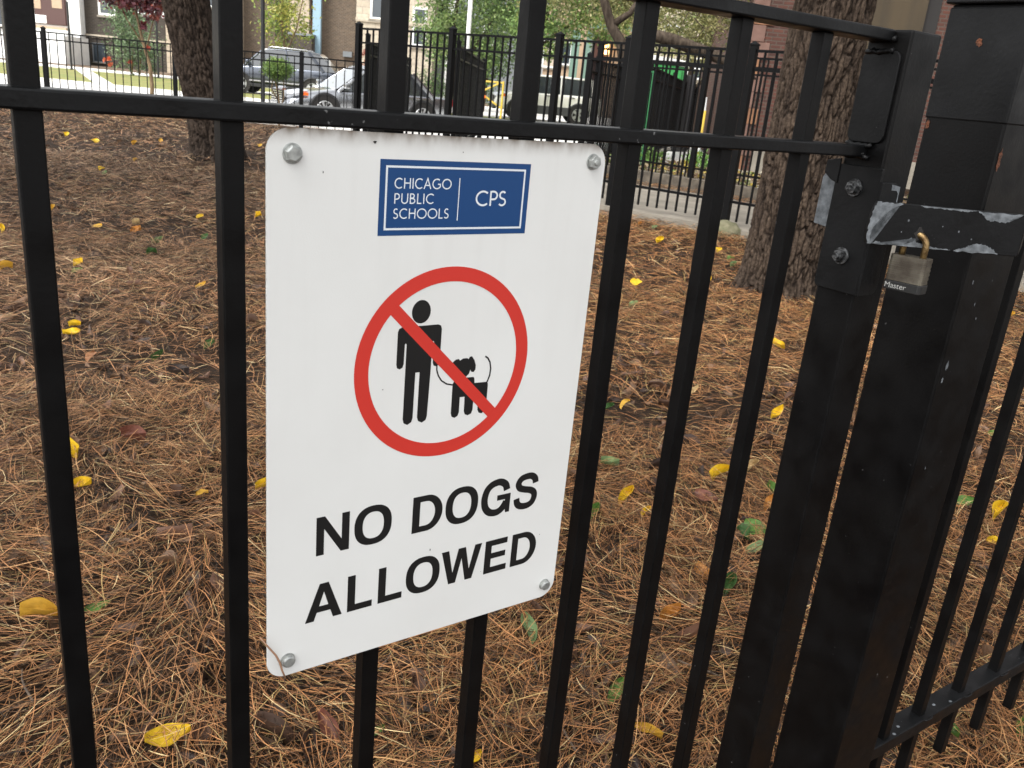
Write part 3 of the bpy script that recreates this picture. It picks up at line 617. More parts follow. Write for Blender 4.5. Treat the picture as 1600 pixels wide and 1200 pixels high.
# --- specks of dirt stuck to the face
for (u, v, a_, b_, s_) in ((586, 222, .0016, .0011, 1), (505, 269, .0004, .0010, 2), (672, 859, .0006, .0012, 3), (724, 238, .0004, .0007, 4), (606, 826, .0005, .0006, 5), (598, 609, .0007, .0004, 6), (843, 835, .0006, .0005, 7), (751, 893, .0003, .0004, 8)):
    dd = ray(u, v); p = CAM + dd * ((-.0045 - CAM[1]) / dd[1]); blob('dirt_speck', p[0], p[2] - GZ, a_, b_, 'y', YF - .0002, M['dark'], sign, s_)
# a dry needle caught on the sign's corner
ndl = []
for (u, v) in ((406, 996), (420, 1012), (431, 1024), (437, 1035), (441, 1048), (446, 1060)):
    dd = ray(u, v); p = CAM + dd * ((-.0095 - CAM[1]) / dd[1]); ndl.append(p)
M['needle_single'] = mat('dry_needle', (.36, .20, .12), .6)
o = MB().tube(ndl, [.0006, .0009, .001, .001, .0009, .0007], 6).build('pine_needle', M['needle_single'], smooth=True)
tag(o, 'single dry brown pine needle caught across the bottom left corner of the sign', 'pine needle')

# ================================================================== LITTER ON THE GROUND
def ribbons(n, s, d, length, width, cols, lift, seed, steep=.42, curl=.5, dirs=None):
    r = np.random.default_rng(seed)
    x = CAM[0] + S[0] * s + F[0] * d; y = CAM[1] + S[1] * s + F[1] * d
    K = 5; t = np.linspace(-.5, .5, K)[None, :]
    ang = vnoise(x * 2.0 + 20, y * 2.0 + 5) * 8 + r.normal(0, .85, n)
    cv = r.normal(0, curl, n)[:, None]; Ln = (length * np.where(r.random(n) < .3, r.uniform(.25, .6, n), r.uniform(.6, 1.2, n)))[:, None]
    th = ang[:, None] + cv * t
    dx = np.cos(th) * Ln / (K - 1); dy = np.sin(th) * Ln / (K - 1)
    px = x[:, None] + np.cumsum(dx, 1); py = y[:, None] + np.cumsum(dy, 1)
    tilt = np.clip(r.normal(0, steep * .5, n), -steep, steep)[:, None]; arch = np.abs(r.normal(0, .10, n))[:, None]
    off = (r.random(n) ** 1.6 * lift)[:, None] + np.abs(tilt) * Ln * .5 + tilt * t * Ln + arch * Ln * (.25 - t * t)
    pz = hgt(px, py) + np.maximum(off, .0015)
    w_ = (width * r.uniform(.75, 1.25, n))[:, None] * np.array([.55, 1, 1, .9, .25])[None, :]
    roll = r.uniform(-.9, .9, n)[:, None]
    nx = -np.sin(th) * np.cos(roll) * w_ / 2; ny = np.cos(th) * np.cos(roll) * w_ / 2; nz = np.sin(roll) * w_ / 2
    A = np.stack([px + nx, py + ny, pz + nz], -1); Bv = np.stack([px - nx, py - ny, pz - nz], -1)
    V = np.stack([A, Bv], 2).reshape(n, K * 2, 3)
    base = (np.arange(n) * K * 2)[:, None, None]; q = np.array([[2 * k, 2 * k + 1, 2 * k + 3, 2 * k + 2] for k in range(K - 1)])[None]
    Q = (base + q).reshape(-1, 4)
    ci = r.choice(len(cols), n, p=np.array([c[3] for c in cols]) / sum(c[3] for c in cols)); C = np.array([c[:3] for c in cols])[ci]
    C = C * r.uniform(.6, 1.3, (n, 1)) * (.82 + .36 * vnoise(x * 1.3 + 40, y * 1.3 + 2))[:, None]
    left_grey = np.clip((-s - .4) * .18, 0, .5)[:, None] * (.5 + .5 * vnoise(x * .8, y * .8 + 9))[:, None]     # litter greyer and a little darker to the left
    g = C.mean(1, keepdims=True) * np.array([[1.12, .98, .80]]) * .86; C = C * (1 - left_grey) + g * left_grey
    C = np.repeat(C, K * 2, 0)
    return V.reshape(-1, 3), Q, C
def raw_mesh(name, V, Q, C, ma):
    me = bpy.data.meshes.new(name); nv = len(V); nq = len(Q)
    me.vertices.add(nv); me.vertices.foreach_set('co', V.astype(np.float32).ravel())
    me.loops.add(nq * 4); me.loops.foreach_set('vertex_index', Q.astype(np.int32).ravel())
    me.polygons.add(nq); me.polygons.foreach_set('loop_start', np.arange(nq, dtype=np.int32) * 4)
    me.update(calc_edges=True)
    ca = me.color_attributes.new('Col', 'FLOAT_COLOR', 'POINT'); ca.data.foreach_set('color', np.concatenate([C, np.ones((nv, 1))], 1).astype(np.float32).ravel())
    return link(name, me, ma)
NC = [(.375, .168, .063, 5), (.26, .114, .043, 5), (.44, .240, .10, 2.4), (.112, .053, .023, 4), (.30, .20, .075, 1.8), (.028, .017, .009, 4.6), (.60, .44, .22, .7)]
def wedge(n, d0, d1, r, half=.72, pad=.6, pw=1.0):
    d = d0 + (d1 - d0) * r.random(n) ** pw; s = (r.random(n) * 2 - 1) * (half * d + pad); return s, d
LV, LQ, LC = [], [], []; off_ = 0
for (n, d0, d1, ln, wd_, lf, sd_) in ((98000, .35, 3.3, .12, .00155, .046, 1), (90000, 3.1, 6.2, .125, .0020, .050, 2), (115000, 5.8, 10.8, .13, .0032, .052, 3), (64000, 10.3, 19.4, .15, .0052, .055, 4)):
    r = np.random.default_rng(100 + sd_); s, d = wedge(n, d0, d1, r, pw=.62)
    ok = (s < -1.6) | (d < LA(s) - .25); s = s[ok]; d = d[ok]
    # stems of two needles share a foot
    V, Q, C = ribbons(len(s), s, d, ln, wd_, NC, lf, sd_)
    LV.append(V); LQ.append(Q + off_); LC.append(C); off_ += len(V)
# drifts along the concrete walk's far side
r = np.random.default_rng(55); s = r.uniform(-.5, 7, 5000); d = LA(s) + 3.38 - np.abs(r.normal(0, .16, 5000))
V, Q, C = ribbons(5000, s, d, .13, .003, NC, .05, 56); V[:, 2] = np.maximum(V[:, 2] + .075, .08)
LV.append(V); LQ.append(Q + off_); LC.append(C)
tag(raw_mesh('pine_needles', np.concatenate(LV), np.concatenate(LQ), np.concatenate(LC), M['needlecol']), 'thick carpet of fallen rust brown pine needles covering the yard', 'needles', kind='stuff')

def leaf_geo(L, W, curl, bend, r, nx=7, ny=4):
    V = []; Q = []
    for i in range(nx):
        t = i / (nx - 1); wv = W * (math.sin(math.pi * min(1, t * .93 + .05)) ** .75) * (1 if t < .98 else .2)
        for j in range(ny):
            u = j / (ny - 1) * 2 - 1
            V.append(((t - .5) * L, u * wv / 2 * (1 + .06 * math.sin(9 * t + 3 * u)), curl * L * u * u * .5 + bend * L * math.sin(math.pi * t * 1.1) * .35 + .03 * L * math.sin(5 * t + 2 * u)))
    for i in range(nx - 1):
        for j in range(ny - 1): a = i * ny + j; Q.append((a, a + 1, a + ny + 1, a + ny))
    return np.array(V), np.array(Q)
# brown, half buried broad leaves
LV, LQ, LC = [], [], []; off_ = 0; r = np.random.default_rng(9)
for k in range(2600):
    dmax = 4.5 if k < 950 else 15; d = .5 + (dmax - .5) * r.random() ** .8; s = (r.random() * 2 - 1) * (.7 * d + .5)
    if d > LA(s) - .3: continue
    V, Q = leaf_geo(r.uniform(.035, .095), r.uniform(.015, .038), r.uniform(-.9, 1.1), r.uniform(-.9, .9), r)
    Rm = np.array(Matrix.Rotation(r.uniform(0, 6.28), 3, 'Z') @ Matrix.Rotation(r.normal(0, .5), 3, 'X') @ Matrix.Rotation(r.normal(0, .4), 3, 'Y'))
    p = sd(s, d); V = V @ Rm.T + np.array([p.x, p.y, hz(p.x, p.y) + r.uniform(.002, .022)])
    c0 = [(.105, .058, .038), (.17, .090, .058), (.055, .034, .026), (.21, .125, .075)][r.integers(4)]; q = r.uniform(.7, 1.25)
    LV.append(V); LQ.append(Q + off_); LC.append(np.repeat(np.array([c0]) * q, len(V), 0)); off_ += len(V)
tag(raw_mesh('dead_leaf_litter', np.concatenate(LV), np.concatenate(LQ), np.concatenate(LC), M['leafcol']), 'curled dark brown dead leaves mixed among the pine needles', 'leaf litter', kind='stuff')

# thin twigs and crumbs of bark
mb = MB(); rr_ = random.Random(12)
for k in range(170):
    d = .5 + 8 * rr_.random() ** .9; s = (rr_.random() * 2 - 1) * (.7 * d + .4)
    if d > LA(s) - .4: continue
    p = sd(s, d); a_ = rr_.uniform(0, 6.28); L_ = rr_.uniform(.03, .16); z = hz(p.x, p.y) + rr_.uniform(.015, .04); b = rr_.uniform(-.25, .25)
    mb.tube([(p.x + math.cos(a_ + b * t) * L_ * t, p.y + math.sin(a_ + b * t) * L_ * t, z + .012 * t * rr_.uniform(-1, 1)) for t in (0, .35, .7, 1)], [.0028, .0025, .002, .0012], 6)
tag(mb.build('twig_litter', mat('dead_twig', (.16, .115, .08), .9, col2=(.07, .05, .036), vscale=60), smooth=True), 'thin broken twigs strewn over the pine needles', 'twigs', kind='stuff')

# countable fallen leaves: (u0,v0,u1,v1) ends on the photograph's ground, relative width, colour, lift, label
YL, YO, OR, GR, DG, LG, RB, PT = (.80, .52, .025), (.66, .38, .05), (.52, .22, .045), (.11, .22, .045), (.055, .12, .035), (.22, .32, .14), (.20, .075, .05), (.55, .40, .20)
LEAVES = [
 (226, 1158, 298, 1142, .42, YL, 'large bright yellow leaf lying between the two left pickets near the bottom edge'),
 (32, 968, 92, 960, .34, YO, 'long orange yellow leaf lying against the lower part of the leftmost picket'),
 (131, 953, 172, 943, .30, GR, 'narrow green leaf just right of the lower leftmost picket'),
 (112, 759, 143, 756, .5, YL, 'yellow leaf lying right of the leftmost picket at mid height of the picture'),
 (104, 702, 121, 716, .75, YL, 'round yellow leaf touching the right edge of the leftmost picket'),
 (98, 521, 125, 519, .5, YL, 'lower of two overlapping yellow leaves right of the leftmost picket'),
 (108, 510, 126, 508, .5, YL, 'upper of two overlapping yellow leaves right of the leftmost picket'),
 (108, 416, 136, 409, .42, YL, 'folded yellow leaf lying beside a small green leaf near the leftmost picket'),
 (112, 424, 129, 421, .5, GR, 'small green leaf tucked under the folded yellow leaf'),
 (399, 764, 421, 757, .5, YL, 'yellow leaf squeezed between the second picket and the sign'),
 (306, 774, 326, 770, .5, YO, 'small ochre leaf just left of the second picket'),
 (306, 447, 321, 443, .5, YO, 'tiny orange yellow leaf left of the second picket above the middle'),
 (142, 224, 154, 216, .7, YL, 'bright yellow leaf standing up near the far left under the rail'),
 (97, 212, 109, 210, .6, YL, 'yellow leaf just right of the leftmost picket below the rail'),
 (151, 266, 167, 264, .5, YL, 'flat yellow leaf above a paler one in the far left litter'),
 (158, 272, 168, 270, .6, LG, 'pale yellow green leaf below the flat yellow leaf'),
 (143, 354, 160, 352, .6, YO, 'ochre leaf alone in the left litter halfway to the tree'),
 (205, 352, 220, 350, .6, PT, 'pale tan leaf above an orange one in the left litter'),
 (202, 361, 222, 360, .5, OR, 'orange leaf below the pale tan leaf in the left litter'),
 (305, 340, 320, 337, .5, YL, 'yellow leaf close to the left edge of the second picket'),
 (311, 372, 328, 369, .5, DG, 'dark green leaf close to the left edge of the second picket'),
 (395, 339, 411, 337, .5, YL, 'yellow leaf between the second picket and the upper left side of the sign'),
 (398, 229, 412, 226, .5, YO, 'orange yellow leaf by the foot of the trunk behind the sign corner'),
 (204, 226, 215, 224, .5, YO, 'small ochre leaf right of the bright standing yellow leaf'),
 (246, 222, 256, 219, .5, YO, 'small orange leaf in front of the leaning trunk'),
 (206, 252, 216, 249, .5, YO, 'small ochre leaf on the needles left of the leaning trunk foot'),
 (77, 330, 86, 324, .6, YO, 'ochre leaf half hidden by the upper leftmost picket'),
 (0, 422, 20, 419, .4, YO, 'flat yellow leaf at the left border of the picture'),
 (0, 365, 6, 358, .6, YL, 'small yellow leaf at the left border above the flat one'),
 (228, 398, 246, 396, .5, DG, 'dark green leaf on the needles between the two left pickets'),
 (237, 379, 255, 377, .4, LG, 'pale green leaf on the needles between the two left pickets'),
 (238, 562, 254, 556, .5, DG, 'dark green leaf lower down between the two left pickets'),
 (318, 543, 336, 537, .6, DG, 'olive green leaf touching the left side of the second picket'),
 (183, 682, 232, 690, .45, RB, 'reddish brown broad leaf between the two left pickets'),
 (134, 563, 150, 551, .55, (.36, .16, .07), 'rusty curled leaf right of the leftmost picket'),
 (262, 582, 296, 586, .5, (.06, .045, .04), 'dark shrivelled leaf between the two left pickets'),
 (990, 432, 998, 452, .75, YL, 'large yellow oval leaf between the sign and the third picket from the stile'),
 (1022, 378, 1038, 375, .55, YL, 'yellow leaf on the needles in front of the concrete walk'),
 (1013, 358, 1030, 355, .5, LG, 'grey green leaf at the foot of the concrete walk'),
 (995, 352, 1004, 349, .6, OR, 'tiny orange leaf at the foot of the concrete walk'),
 (979, 478, 1000, 474, .45, LG, 'pale green leaf below the large yellow oval leaf'),
 (1116, 394, 1129, 389, .6, YL, 'yellow leaf in front of the mossy concrete footing'),
 (1102, 442, 1112, 438, .6, YL, 'small yellow leaf left of the big trunk foot'),
 (1133, 406, 1150, 404, .5, GR, 'green leaf beside the big trunk'),
 (1138, 417, 1152, 414, .5, LG, 'pale green leaf beside the big trunk below the green one'),
 (1206, 538, 1227, 544, .45, YL, 'yellow leaf in front of the big trunk'),
 (1198, 652, 1229, 643, .38, YL, 'bright yellow leaf right of the second picket from the stile'),
 (1076, 612, 1092, 609, .5, PT, 'pale tan leaf right of the third picket from the stile'),
 (1113, 748, 1137, 738, .5, YL, 'bright yellow leaf touching the left side of the second picket from the stile'),
 (1166, 738, 1181, 728, .6, PT, 'pale orange leaf left of the stile at mid height'),
 (966, 787, 989, 770, .45, YL, 'twisted yellow leaf right of the sign'),
 (1004, 806, 1013, 796, .6, YL, 'yellow leaf half hidden by the third picket from the stile'),
 (940, 643, 956, 636, .6, DG, 'dark green leaf right of the sign edge'),
 (938, 723, 967, 728, .45, LG, 'pale green leaf right of the sign'),
 (916, 815, 936, 800, .6, GR, 'green leaf beside the lower right edge of the sign'),
 (971, 636, 982, 628, .6, YO, 'small ochre leaf right of the sign'),
 (1080, 768, 1127, 784, .42, RB, 'long reddish brown leaf between the third and second pickets from the stile'),
 (1161, 818, 1202, 834, .62, GR, 'largest green leaf of the cluster beside the stile'),
 (1150, 828, 1173, 844, .6, DG, 'left green leaf of the cluster beside the stile'),
 (1162, 858, 1198, 850, .4, LG, 'lowest pale green leaf of the cluster beside the stile'),
 (1195, 796, 1210, 780, .55, OR, 'ragged orange leaf beside the stile above the green cluster'),
 (1197, 762, 1213, 774, .6, GR, 'green leaf partly hidden by the stile above the orange leaf'),
 (1084, 886, 1107, 905, .7, OR, 'orange leaf against the left side of the second picket from the stile'),
 (1030, 969, 1063, 960, .55, OR, 'orange leaf with a pointed tip between two pickets low in the picture'),
 (990, 1132, 1034, 1152, .28, YO, 'long orange yellow leaf near the bottom right of the sign'),
 (953, 1096, 970, 1066, .5, GR, 'pale green upright leaf against a picket near the bottom'),
 (820, 968, 832, 1004, .5, LG, 'light green leaf below the lower right corner of the sign'),
 (1130, 930, 1146, 912, .7, DG, 'dark green round leaf low beside the first picket left of the stile'),
 (580, 1150, 600, 1135, .4, GR, 'small green leaf right of the picket below the sign'),
 (735, 1192, 750, 1177, .6, YL, 'yellow leaf at the bottom edge below the sign'),
 (1488, 790, 1525, 788, .45, GR, 'green leaf right of the gate post between panel pickets'),
 (1551, 812, 1566, 795, .6, YL, 'yellow leaf between the panel pickets on the right'),
 (1541, 845, 1563, 852, .5, YL, 'yellow leaf below the other one between the panel pickets'),
 (1543, 677, 1559, 681, .6, GR, 'small green leaf behind the first panel picket'),
 (1571, 496, 1583, 492, .7, YO, 'yellow leaf near the concrete walk at the right border'),
 (1468, 1138, 1498, 1152, .5, GR, 'green leaf under the bottom rail of the right panel'),
 (1590, 1146, 1606, 1128, .6, GR, 'green leaf at the lower right border'),
 (497, 1120, 532, 1160, .4, RB, 'curled brown leaf under the sign between two pickets')]
DEFW = {}
lr = random.Random(4); glib = {}
lmats = {}
def leafmat(c):
    if c not in lmats: lmats[c] = mat('leaf_%d' % len(lmats), c, .45, spec=.35, col2=tuple(x * .72 for x in c), vscale=45, trans=.25, bump=.15, bscale=120)
    return lmats[c]
for (u0, v0, u1, v1, wr, c_, lab) in LEAVES:
    a_ = gpt(u0, v0, .03); b_ = gpt(u1, v1, .03)
    L_ = float(np.linalg.norm(b_ - a_)); ang = math.atan2(b_[1] - a_[1], b_[0] - a_[0]); mid = (a_ + b_) / 2
    dist = float(np.linalg.norm(mid - CAM)); Lc = min(L_, .085)
    pxw = math.hypot(u1 - u0, v1 - v0) * dist / FPX       # size seen
    W_ = max(wr * pxw * 1.1, .007)
    V, Q = leaf_geo(max(Lc, .02), W_, lr.uniform(.1, 1.0), lr.uniform(-.35, .5), None, 11, 6); tw_ = lr.uniform(-1.1, 1.1); V[:, 1], V[:, 2] = V[:, 1] * np.cos(tw_ * V[:, 0] / max(Lc, .02)) - V[:, 2] * np.sin(tw_ * V[:, 0] / max(Lc, .02)), V[:, 1] * np.sin(tw_ * V[:, 0] / max(Lc, .02)) + V[:, 2] * np.cos(tw_ * V[:, 0] / max(Lc, .02))
    me = bpy.data.meshes.new('fallen_leaf'); me.from_pydata(V.tolist(), [], Q.tolist()); me.update()
    o = link('fallen_leaf', me, leafmat(c_), smooth=True)
    z = max(hz(mid[0], mid[1]), hz(a_[0], a_[1]), hz(b_[0], b_[1])) + (.032 if c_[0] > .6 else .024)
    # keep it on its sight line while it rests at the litter's height
    dv_ = mid - CAM; mid = CAM + dv_ * ((z - CAM[2]) / dv_[2])
    o.location = (mid[0], mid[1], z); o.rotation_euler = (lr.uniform(-.15, .15) - .0, lr.uniform(-.15, .15), ang)
    tw = math.atan2(CAM[1] - mid[1], CAM[0] - mid[0])     # lean slightly in some direction so the blade is seen
    o.rotation_euler = (Matrix.Rotation(lr.uniform(.15, .5), 3, Vector((-math.sin(tw), math.cos(tw), 0))) @ Matrix.Rotation(ang, 3, 'Z')).to_euler()
    tag(o, lab, 'leaf', 'fallen leaves on the pine needles')

# ================================================================== TREES
def bark_mat(name, c1, c2, sc=1.0):
    ma = mat(name, c1, .95, spec=.15, col2=c2, vscale=16 * sc, stretch=(1, 1, .35), bump=1.0, bscale=70 * sc, detail=10); return ma
M['pine_bark'] = mat('pine_bark', (.80, .77, .74), .95, spec=.12, attr='Col', col2=(.36, .34, .33), vscale=60, bump=.9, bscale=140, bdist=.006, detail=10)
M['grey_bark'] = mat('grey_bark', (.085, .066, .05), .95, spec=.12, col2=(.032, .024, .018), vscale=18, stretch=(1, 1, .3), bump=1.0, bscale=70, detail=10)
M['dark_bark'] = mat('dark_pine_bark', (.62, .60, .60), .95, spec=.12, attr='Col', col2=(.30, .29, .29), vscale=60, bump=.9, bscale=140, bdist=.006, detail=10)
M['thin_bark'] = bark_mat('young_bark', (.24, .17, .10), (.12, .085, .05))
def ridge(p):                                   # plated bark relief
    q = Vector((p.x, p.y, p.z * .20)); d_ = noise.noise_vector(Vector((p.x, p.y, p.z * .5)) * 11)
    q = q + d_ * .020
    v, _ = noise.voronoi(q * 30)[:2]
    return min(1, (v[1] - v[0]) * 4.5) * .75 + .25 * noise.noise(Vector((p.x, p.y, p.z * .6)) * 55)
def trunk(name, base, path, radii, ma, parent, nu=90, nv=120, relief=.018, flare=.3, smooth=True):
    """path: points relative to base"""
    P = [Vector(p) for p in path]; V = []; Fc = []; CC = []
    def at(t):
        x = t * (len(P) - 1); i = min(int(x), len(P) - 2); f_ = x - i; f2 = f_
        return P[i].lerp(P[i + 1], f2), radii[i] * (1 - f2) + radii[i + 1] * f2
    for j in range(nv + 1):
        t = (j / nv) ** 1.25; c_, r0 = at(t)
        for i in range(nu):
            a_ = 2 * math.pi * i / nu
            fl = 1 + flare * math.exp(-max(c_.z, 0) / .13) * (1 + .5 * math.sin(a_ * 5 + 1) + .3 * math.sin(a_ * 3 + .5))
            rr = r0 * fl; q = Vector((math.cos(a_) * .27, math.sin(a_) * .27, c_.z))
            g_ = ridge(q); rr += relief * (g_ - .5) * 1.4 + relief * .8 * noise.noise(q * 2.2)
            g_ = max(0, min(1, g_)) ; h_ = .5 + .5 * noise.noise(Vector((q.x, q.y, q.z * .5)) * 14 + Vector((5, 5, 5))); CC.append(((.022 + .105 * g_) * (.6 + .8 * h_), (.016 + .080 * g_) * (.6 + .8 * h_), (.012 + .060 * g_) * (.65 + .75 * h_), 1))
            V.append((c_.x + rr * math.cos(a_), c_.y + rr * math.sin(a_), c_.z))
    for j in range(nv):
        for i in range(nu): Fc.append((j * nu + i, j * nu + (i + 1) % nu, (j + 1) * nu + (i + 1) % nu, (j + 1) * nu + i))
    me = bpy.data.meshes.new(name); me.from_pydata(V, [], Fc); me.update()
    ca = me.color_attributes.new('Col', 'FLOAT_COLOR', 'POINT'); ca.data.foreach_set('color', np.array(CC, np.float32).ravel())
    return link(name, me, ma, parent, smooth)
def leafcloud(name, blobs, n, size, cols, parent, seed, shape='leaf', edge=.55):
    """many small bent leaves in clumps; blobs = (x,y,z,rx,ry,rz)"""
    r = np.random.default_rng(seed); blobs = np.array(blobs, float); vol = blobs[:, 3] * blobs[:, 4] * blobs[:, 5]
    nc = max(8, n // 26); bi = r.choice(len(blobs), nc, p=vol / vol.sum()); u = r.normal(size=(nc, 3)); u /= np.linalg.norm(u, axis=1)[:, None]
    rad = r.random(nc) ** edge; cen = blobs[bi, :3] + u * rad[:, None] * blobs[bi, 3:6]
    ck = r.integers(len(cols), size=nc); cb = r.uniform(.6, 1.35, nc)
    ci = r.integers(nc, size=n); sp = np.minimum(size * (4.5 if shape == 'leaf' else 3.0), .42 * blobs[bi[ci], 3:6].mean(1))[:, None]
    p = cen[ci] + r.normal(size=(n, 3)) * sp * np.array([.5, .5, .38])
    a_ = r.normal(size=(n, 3)); a_ /= np.linalg.norm(a_, axis=1)[:, None]; b_ = np.cross(a_, r.normal(size=(n, 3))); b_ /= np.linalg.norm(b_, axis=1)[:, None]
    c_ = np.cross(a_, b_); L_ = size * r.uniform(.6, 1.3, n)[:, None]; W_ = L_ * (.5 if shape == 'leaf' else .09)
    v0 = p - a_ * L_ / 2; v1 = p + b_ * W_ / 2 + c_ * L_ * .07; v2 = p + a_ * L_ / 2; v3 = p - b_ * W_ / 2 + c_ * L_ * .07
    V = np.stack([v0, v1, v2, v3], 1).reshape(-1, 3); Q = np.arange(n * 4).reshape(n, 4)
    C = np.array(cols)[ck[ci]] * (cb[ci] * r.uniform(.8, 1.2, n))[:, None]; C = np.repeat(C, 4, 0)
    o = raw_mesh(name, V, Q, C, M['leafcol']); o.parent = parent; return o
PG = [(.035, .07, .025), (.05, .09, .03), (.03, .055, .02)]
# the big pine behind the gate
bp_ = sd(1.93, 6.42)
t = empty('pine_tree', bp_, 0, 'thick pine trunk with rugged brown bark right behind the gate', 'tree')
trunk('trunk', bp_, [(0, 0, -.08), (.0, .01, .8), (.015, .02, 1.8), (.03, .0, 3.2), (0, 0, 6), (0, 0, 10)], [.285, .272, .262, .245, .21, .12], M['pine_bark'], t, 280, 640, .018, .20)
mb = MB(); r = random.Random(5)
for k in range(16):
    z = 4.2 + k * .38; a_ = k * 2.4; L_ = 3.0 - .1 * k; mb.tube([(0, 0, z), (math.cos(a_) * L_ * .5, math.sin(a_) * L_ * .5, z + .1), (math.cos(a_) * L_, math.sin(a_) * L_, z + .35)], [.05, .035, .012], 6)
mb.build('limbs', M['grey_bark'], t)
leafcloud('crown', [(0, 0, 7.2, 3.3, 3.3, 2.2), (1, 1, 5.6, 2.6, 2.4, 1.0), (-1.2, -.6, 5.4, 2.4, 2.4, .9)], 24000, .20, PG, t, 3, 'needle')
# leaning trunk on the left
b2 = sd(-4.22, 11.75)
t = empty('pine_tree', b2, RZ, 'leaning dark tree trunk in the yard behind the second picket', 'tree')
trunk('trunk', b2, [(0, 0, -.08), (-.01, 0, .35), (-.09, 0, .8), (-.24, 0, 1.4), (-.42, 0, 2.2), (-.6, 0, 4), (-.6, 0, 7)], [.34, .325, .31, .30, .285, .22, .08], M['dark_bark'], t, 150, 240, .024, .16)
mb = MB()
for k in range(12):
    z = 3.2 + k * .36; a_ = k * 2.4; mb.tube([(-.6, 0, z), (-.6 + math.cos(a_) * 1.1, math.sin(a_) * 1.1, z + .15), (-.6 + math.cos(a_) * 2.2, math.sin(a_) * 2.2, z + .4)], [.045, .03, .01], 6)
mb.build('limbs', M['grey_bark'], t)
leafcloud('crown', [(-.6, 0, 6.2, 3.0, 3.0, 2.0)], 13000, .20, PG, t, 4, 'needle')
# three unseen pines added to shade the yard from beside and behind the viewer
for (s_, d_, lab, sd_, n_) in ((-6.5, 5.0, 'unseen pine added left of the leftmost picket to shade the yard', 6, 22000), (-3.2, -4.2, 'unseen pine added behind the viewer to shade the foreground', 7, 26000), (4.6, 1.2, 'unseen pine added near the right hand fence panel to shade the yard', 8, 22000)):
    pp = sd(s_, d_); t = empty('pine_tree', pp, 0, lab, 'tree')
    trunk('trunk', pp, [(0, 0, -.08), (.02, 0, 2), (0, 0, 5), (0, 0, 9)], [.25, .22, .18, .08], M['pine_bark'], t, 60, 60, .02, .3)
    leafcloud('crown', [(0, 0, 6.8, 3.6, 3.6, 2.0), (1.5, 1, 5.4, 2.6, 2.4, .9), (-1.5, -1, 5.2, 2.6, 2.4, .9)], n_, .22, PG, t, sd_, 'needle')

# ================================================================== FENCES BEYOND THE YARD
def fence(name, pts, h, zb, spacing, label, posts, post_h, rails, thick=.018, pw=.075, cat='fence', group=None, matk='steel_far', zf=None, seen=None, picket_name='picket', proto_parts=True):
    """pts: start and end (s,d); posts: distances along the line; rails: heights of rail centres above zb"""
    a_ = sd(*pts[0]); b_ = sd(*pts[1]); L_ = (b_ - a_).length; rz = math.atan2(b_.y - a_.y, b_.x - a_.x)
    root = empty(name, (a_.x, a_.y, 0), rz, label, cat, group); m_ = M[matk]
    n = int(L_ / spacing); f_ = None
    if proto_parts and n <= 100:
        for i in range(n + 1):
            x = i * spacing + spacing * .5
            if f_ is None: f_ = MB().box(-thick / 2, thick / 2, -thick / 2, thick / 2, zb, h).build(picket_name, m_, root); f_.location = (x, 0, 0)
            else: q_ = f_.copy(); COL.objects.link(q_); q_.parent = root; q_.location = (x, 0, 0)
    else:
        mb = MB()
        for i in range(n + 1): x = i * spacing + spacing * .5; mb.box(x - thick / 2, x + thick / 2, -thick / 2, thick / 2, zb, h)
        mb.build('picket_row', m_, root)
    for i, z in enumerate(rails): B('rail', 0, L_, -.018, .018, z - .013, z + .013, m_, root)
    for x in posts:
        p_ = MB().box(x - pw / 2, x + pw / 2, -pw / 2, pw / 2, -.1, post_h).build('post', m_, root, bevel=.004)
        MB().add([(x - pw * .56, -pw * .56, post_h), (x + pw * .56, -pw * .56, post_h), (x + pw * .56, pw * .56, post_h), (x - pw * .56, pw * .56, post_h), (x - pw * .56, -pw * .56, post_h + .012), (x + pw * .56, -pw * .56, post_h + .012), (x + pw * .56, pw * .56, post_h + .012), (x - pw * .56, pw * .56, post_h + .012), (x, 0, post_h + .045)],
                 [(3, 2, 1, 0), (0, 1, 5, 4), (1, 2, 6, 5), (2, 3, 7, 6), (3, 0, 4, 7), (4, 5, 8), (5, 6, 8), (6, 7, 8), (7, 4, 8)]).build('post_cap', m_, p_)
    return root
k_ = math.hypot(1, .745)
def alongA(s): return (s + 2.6) * k_
TA = 1.86
# (one panel run of 92 pickets is in view; the rest continues behind the big trunk)
fence('tall_fence', ((-2.6, LA(-2.6)), (5.9, LA(5.9))), TA - .02, .14, .121, 'tall black picket fence along the near edge of the concrete walk', [alongA(x) for x in (-2.59, -1.18, .17, .93, 2.10, 3.9, 5.7)], TA + .03, (TA - .02, TA - .2, .34), .020)
def LB(s): return LA(s) + 3.62
fence('tall_fence', ((.8, LB(.8)), (8.0, LB(8.0))), TA + .08, .27, .121, 'tall black picket fence on the low kerb beyond the concrete walk', [(x - .8) * k_ for x in (.85, 2.28, 4.2, 6.2)], TA + .13, (TA + .07, TA - .05, TA - .14, .40), .018)
# concrete kerb under it
a_ = sd(-.5, LB(-.5)); b_ = sd(10, LB(10)); L_ = (b_ - a_).length
kb = empty('concrete_kerb', (a_.x, a_.y, 0), math.atan2(b_.y - a_.y, b_.x - a_.x), 'low grey concrete kerb under the far tall fence', 'kerb')
B('kerb_body', 0, L_, -.09, .09, -.1, .265, M['kerb_old'], kb, .01)
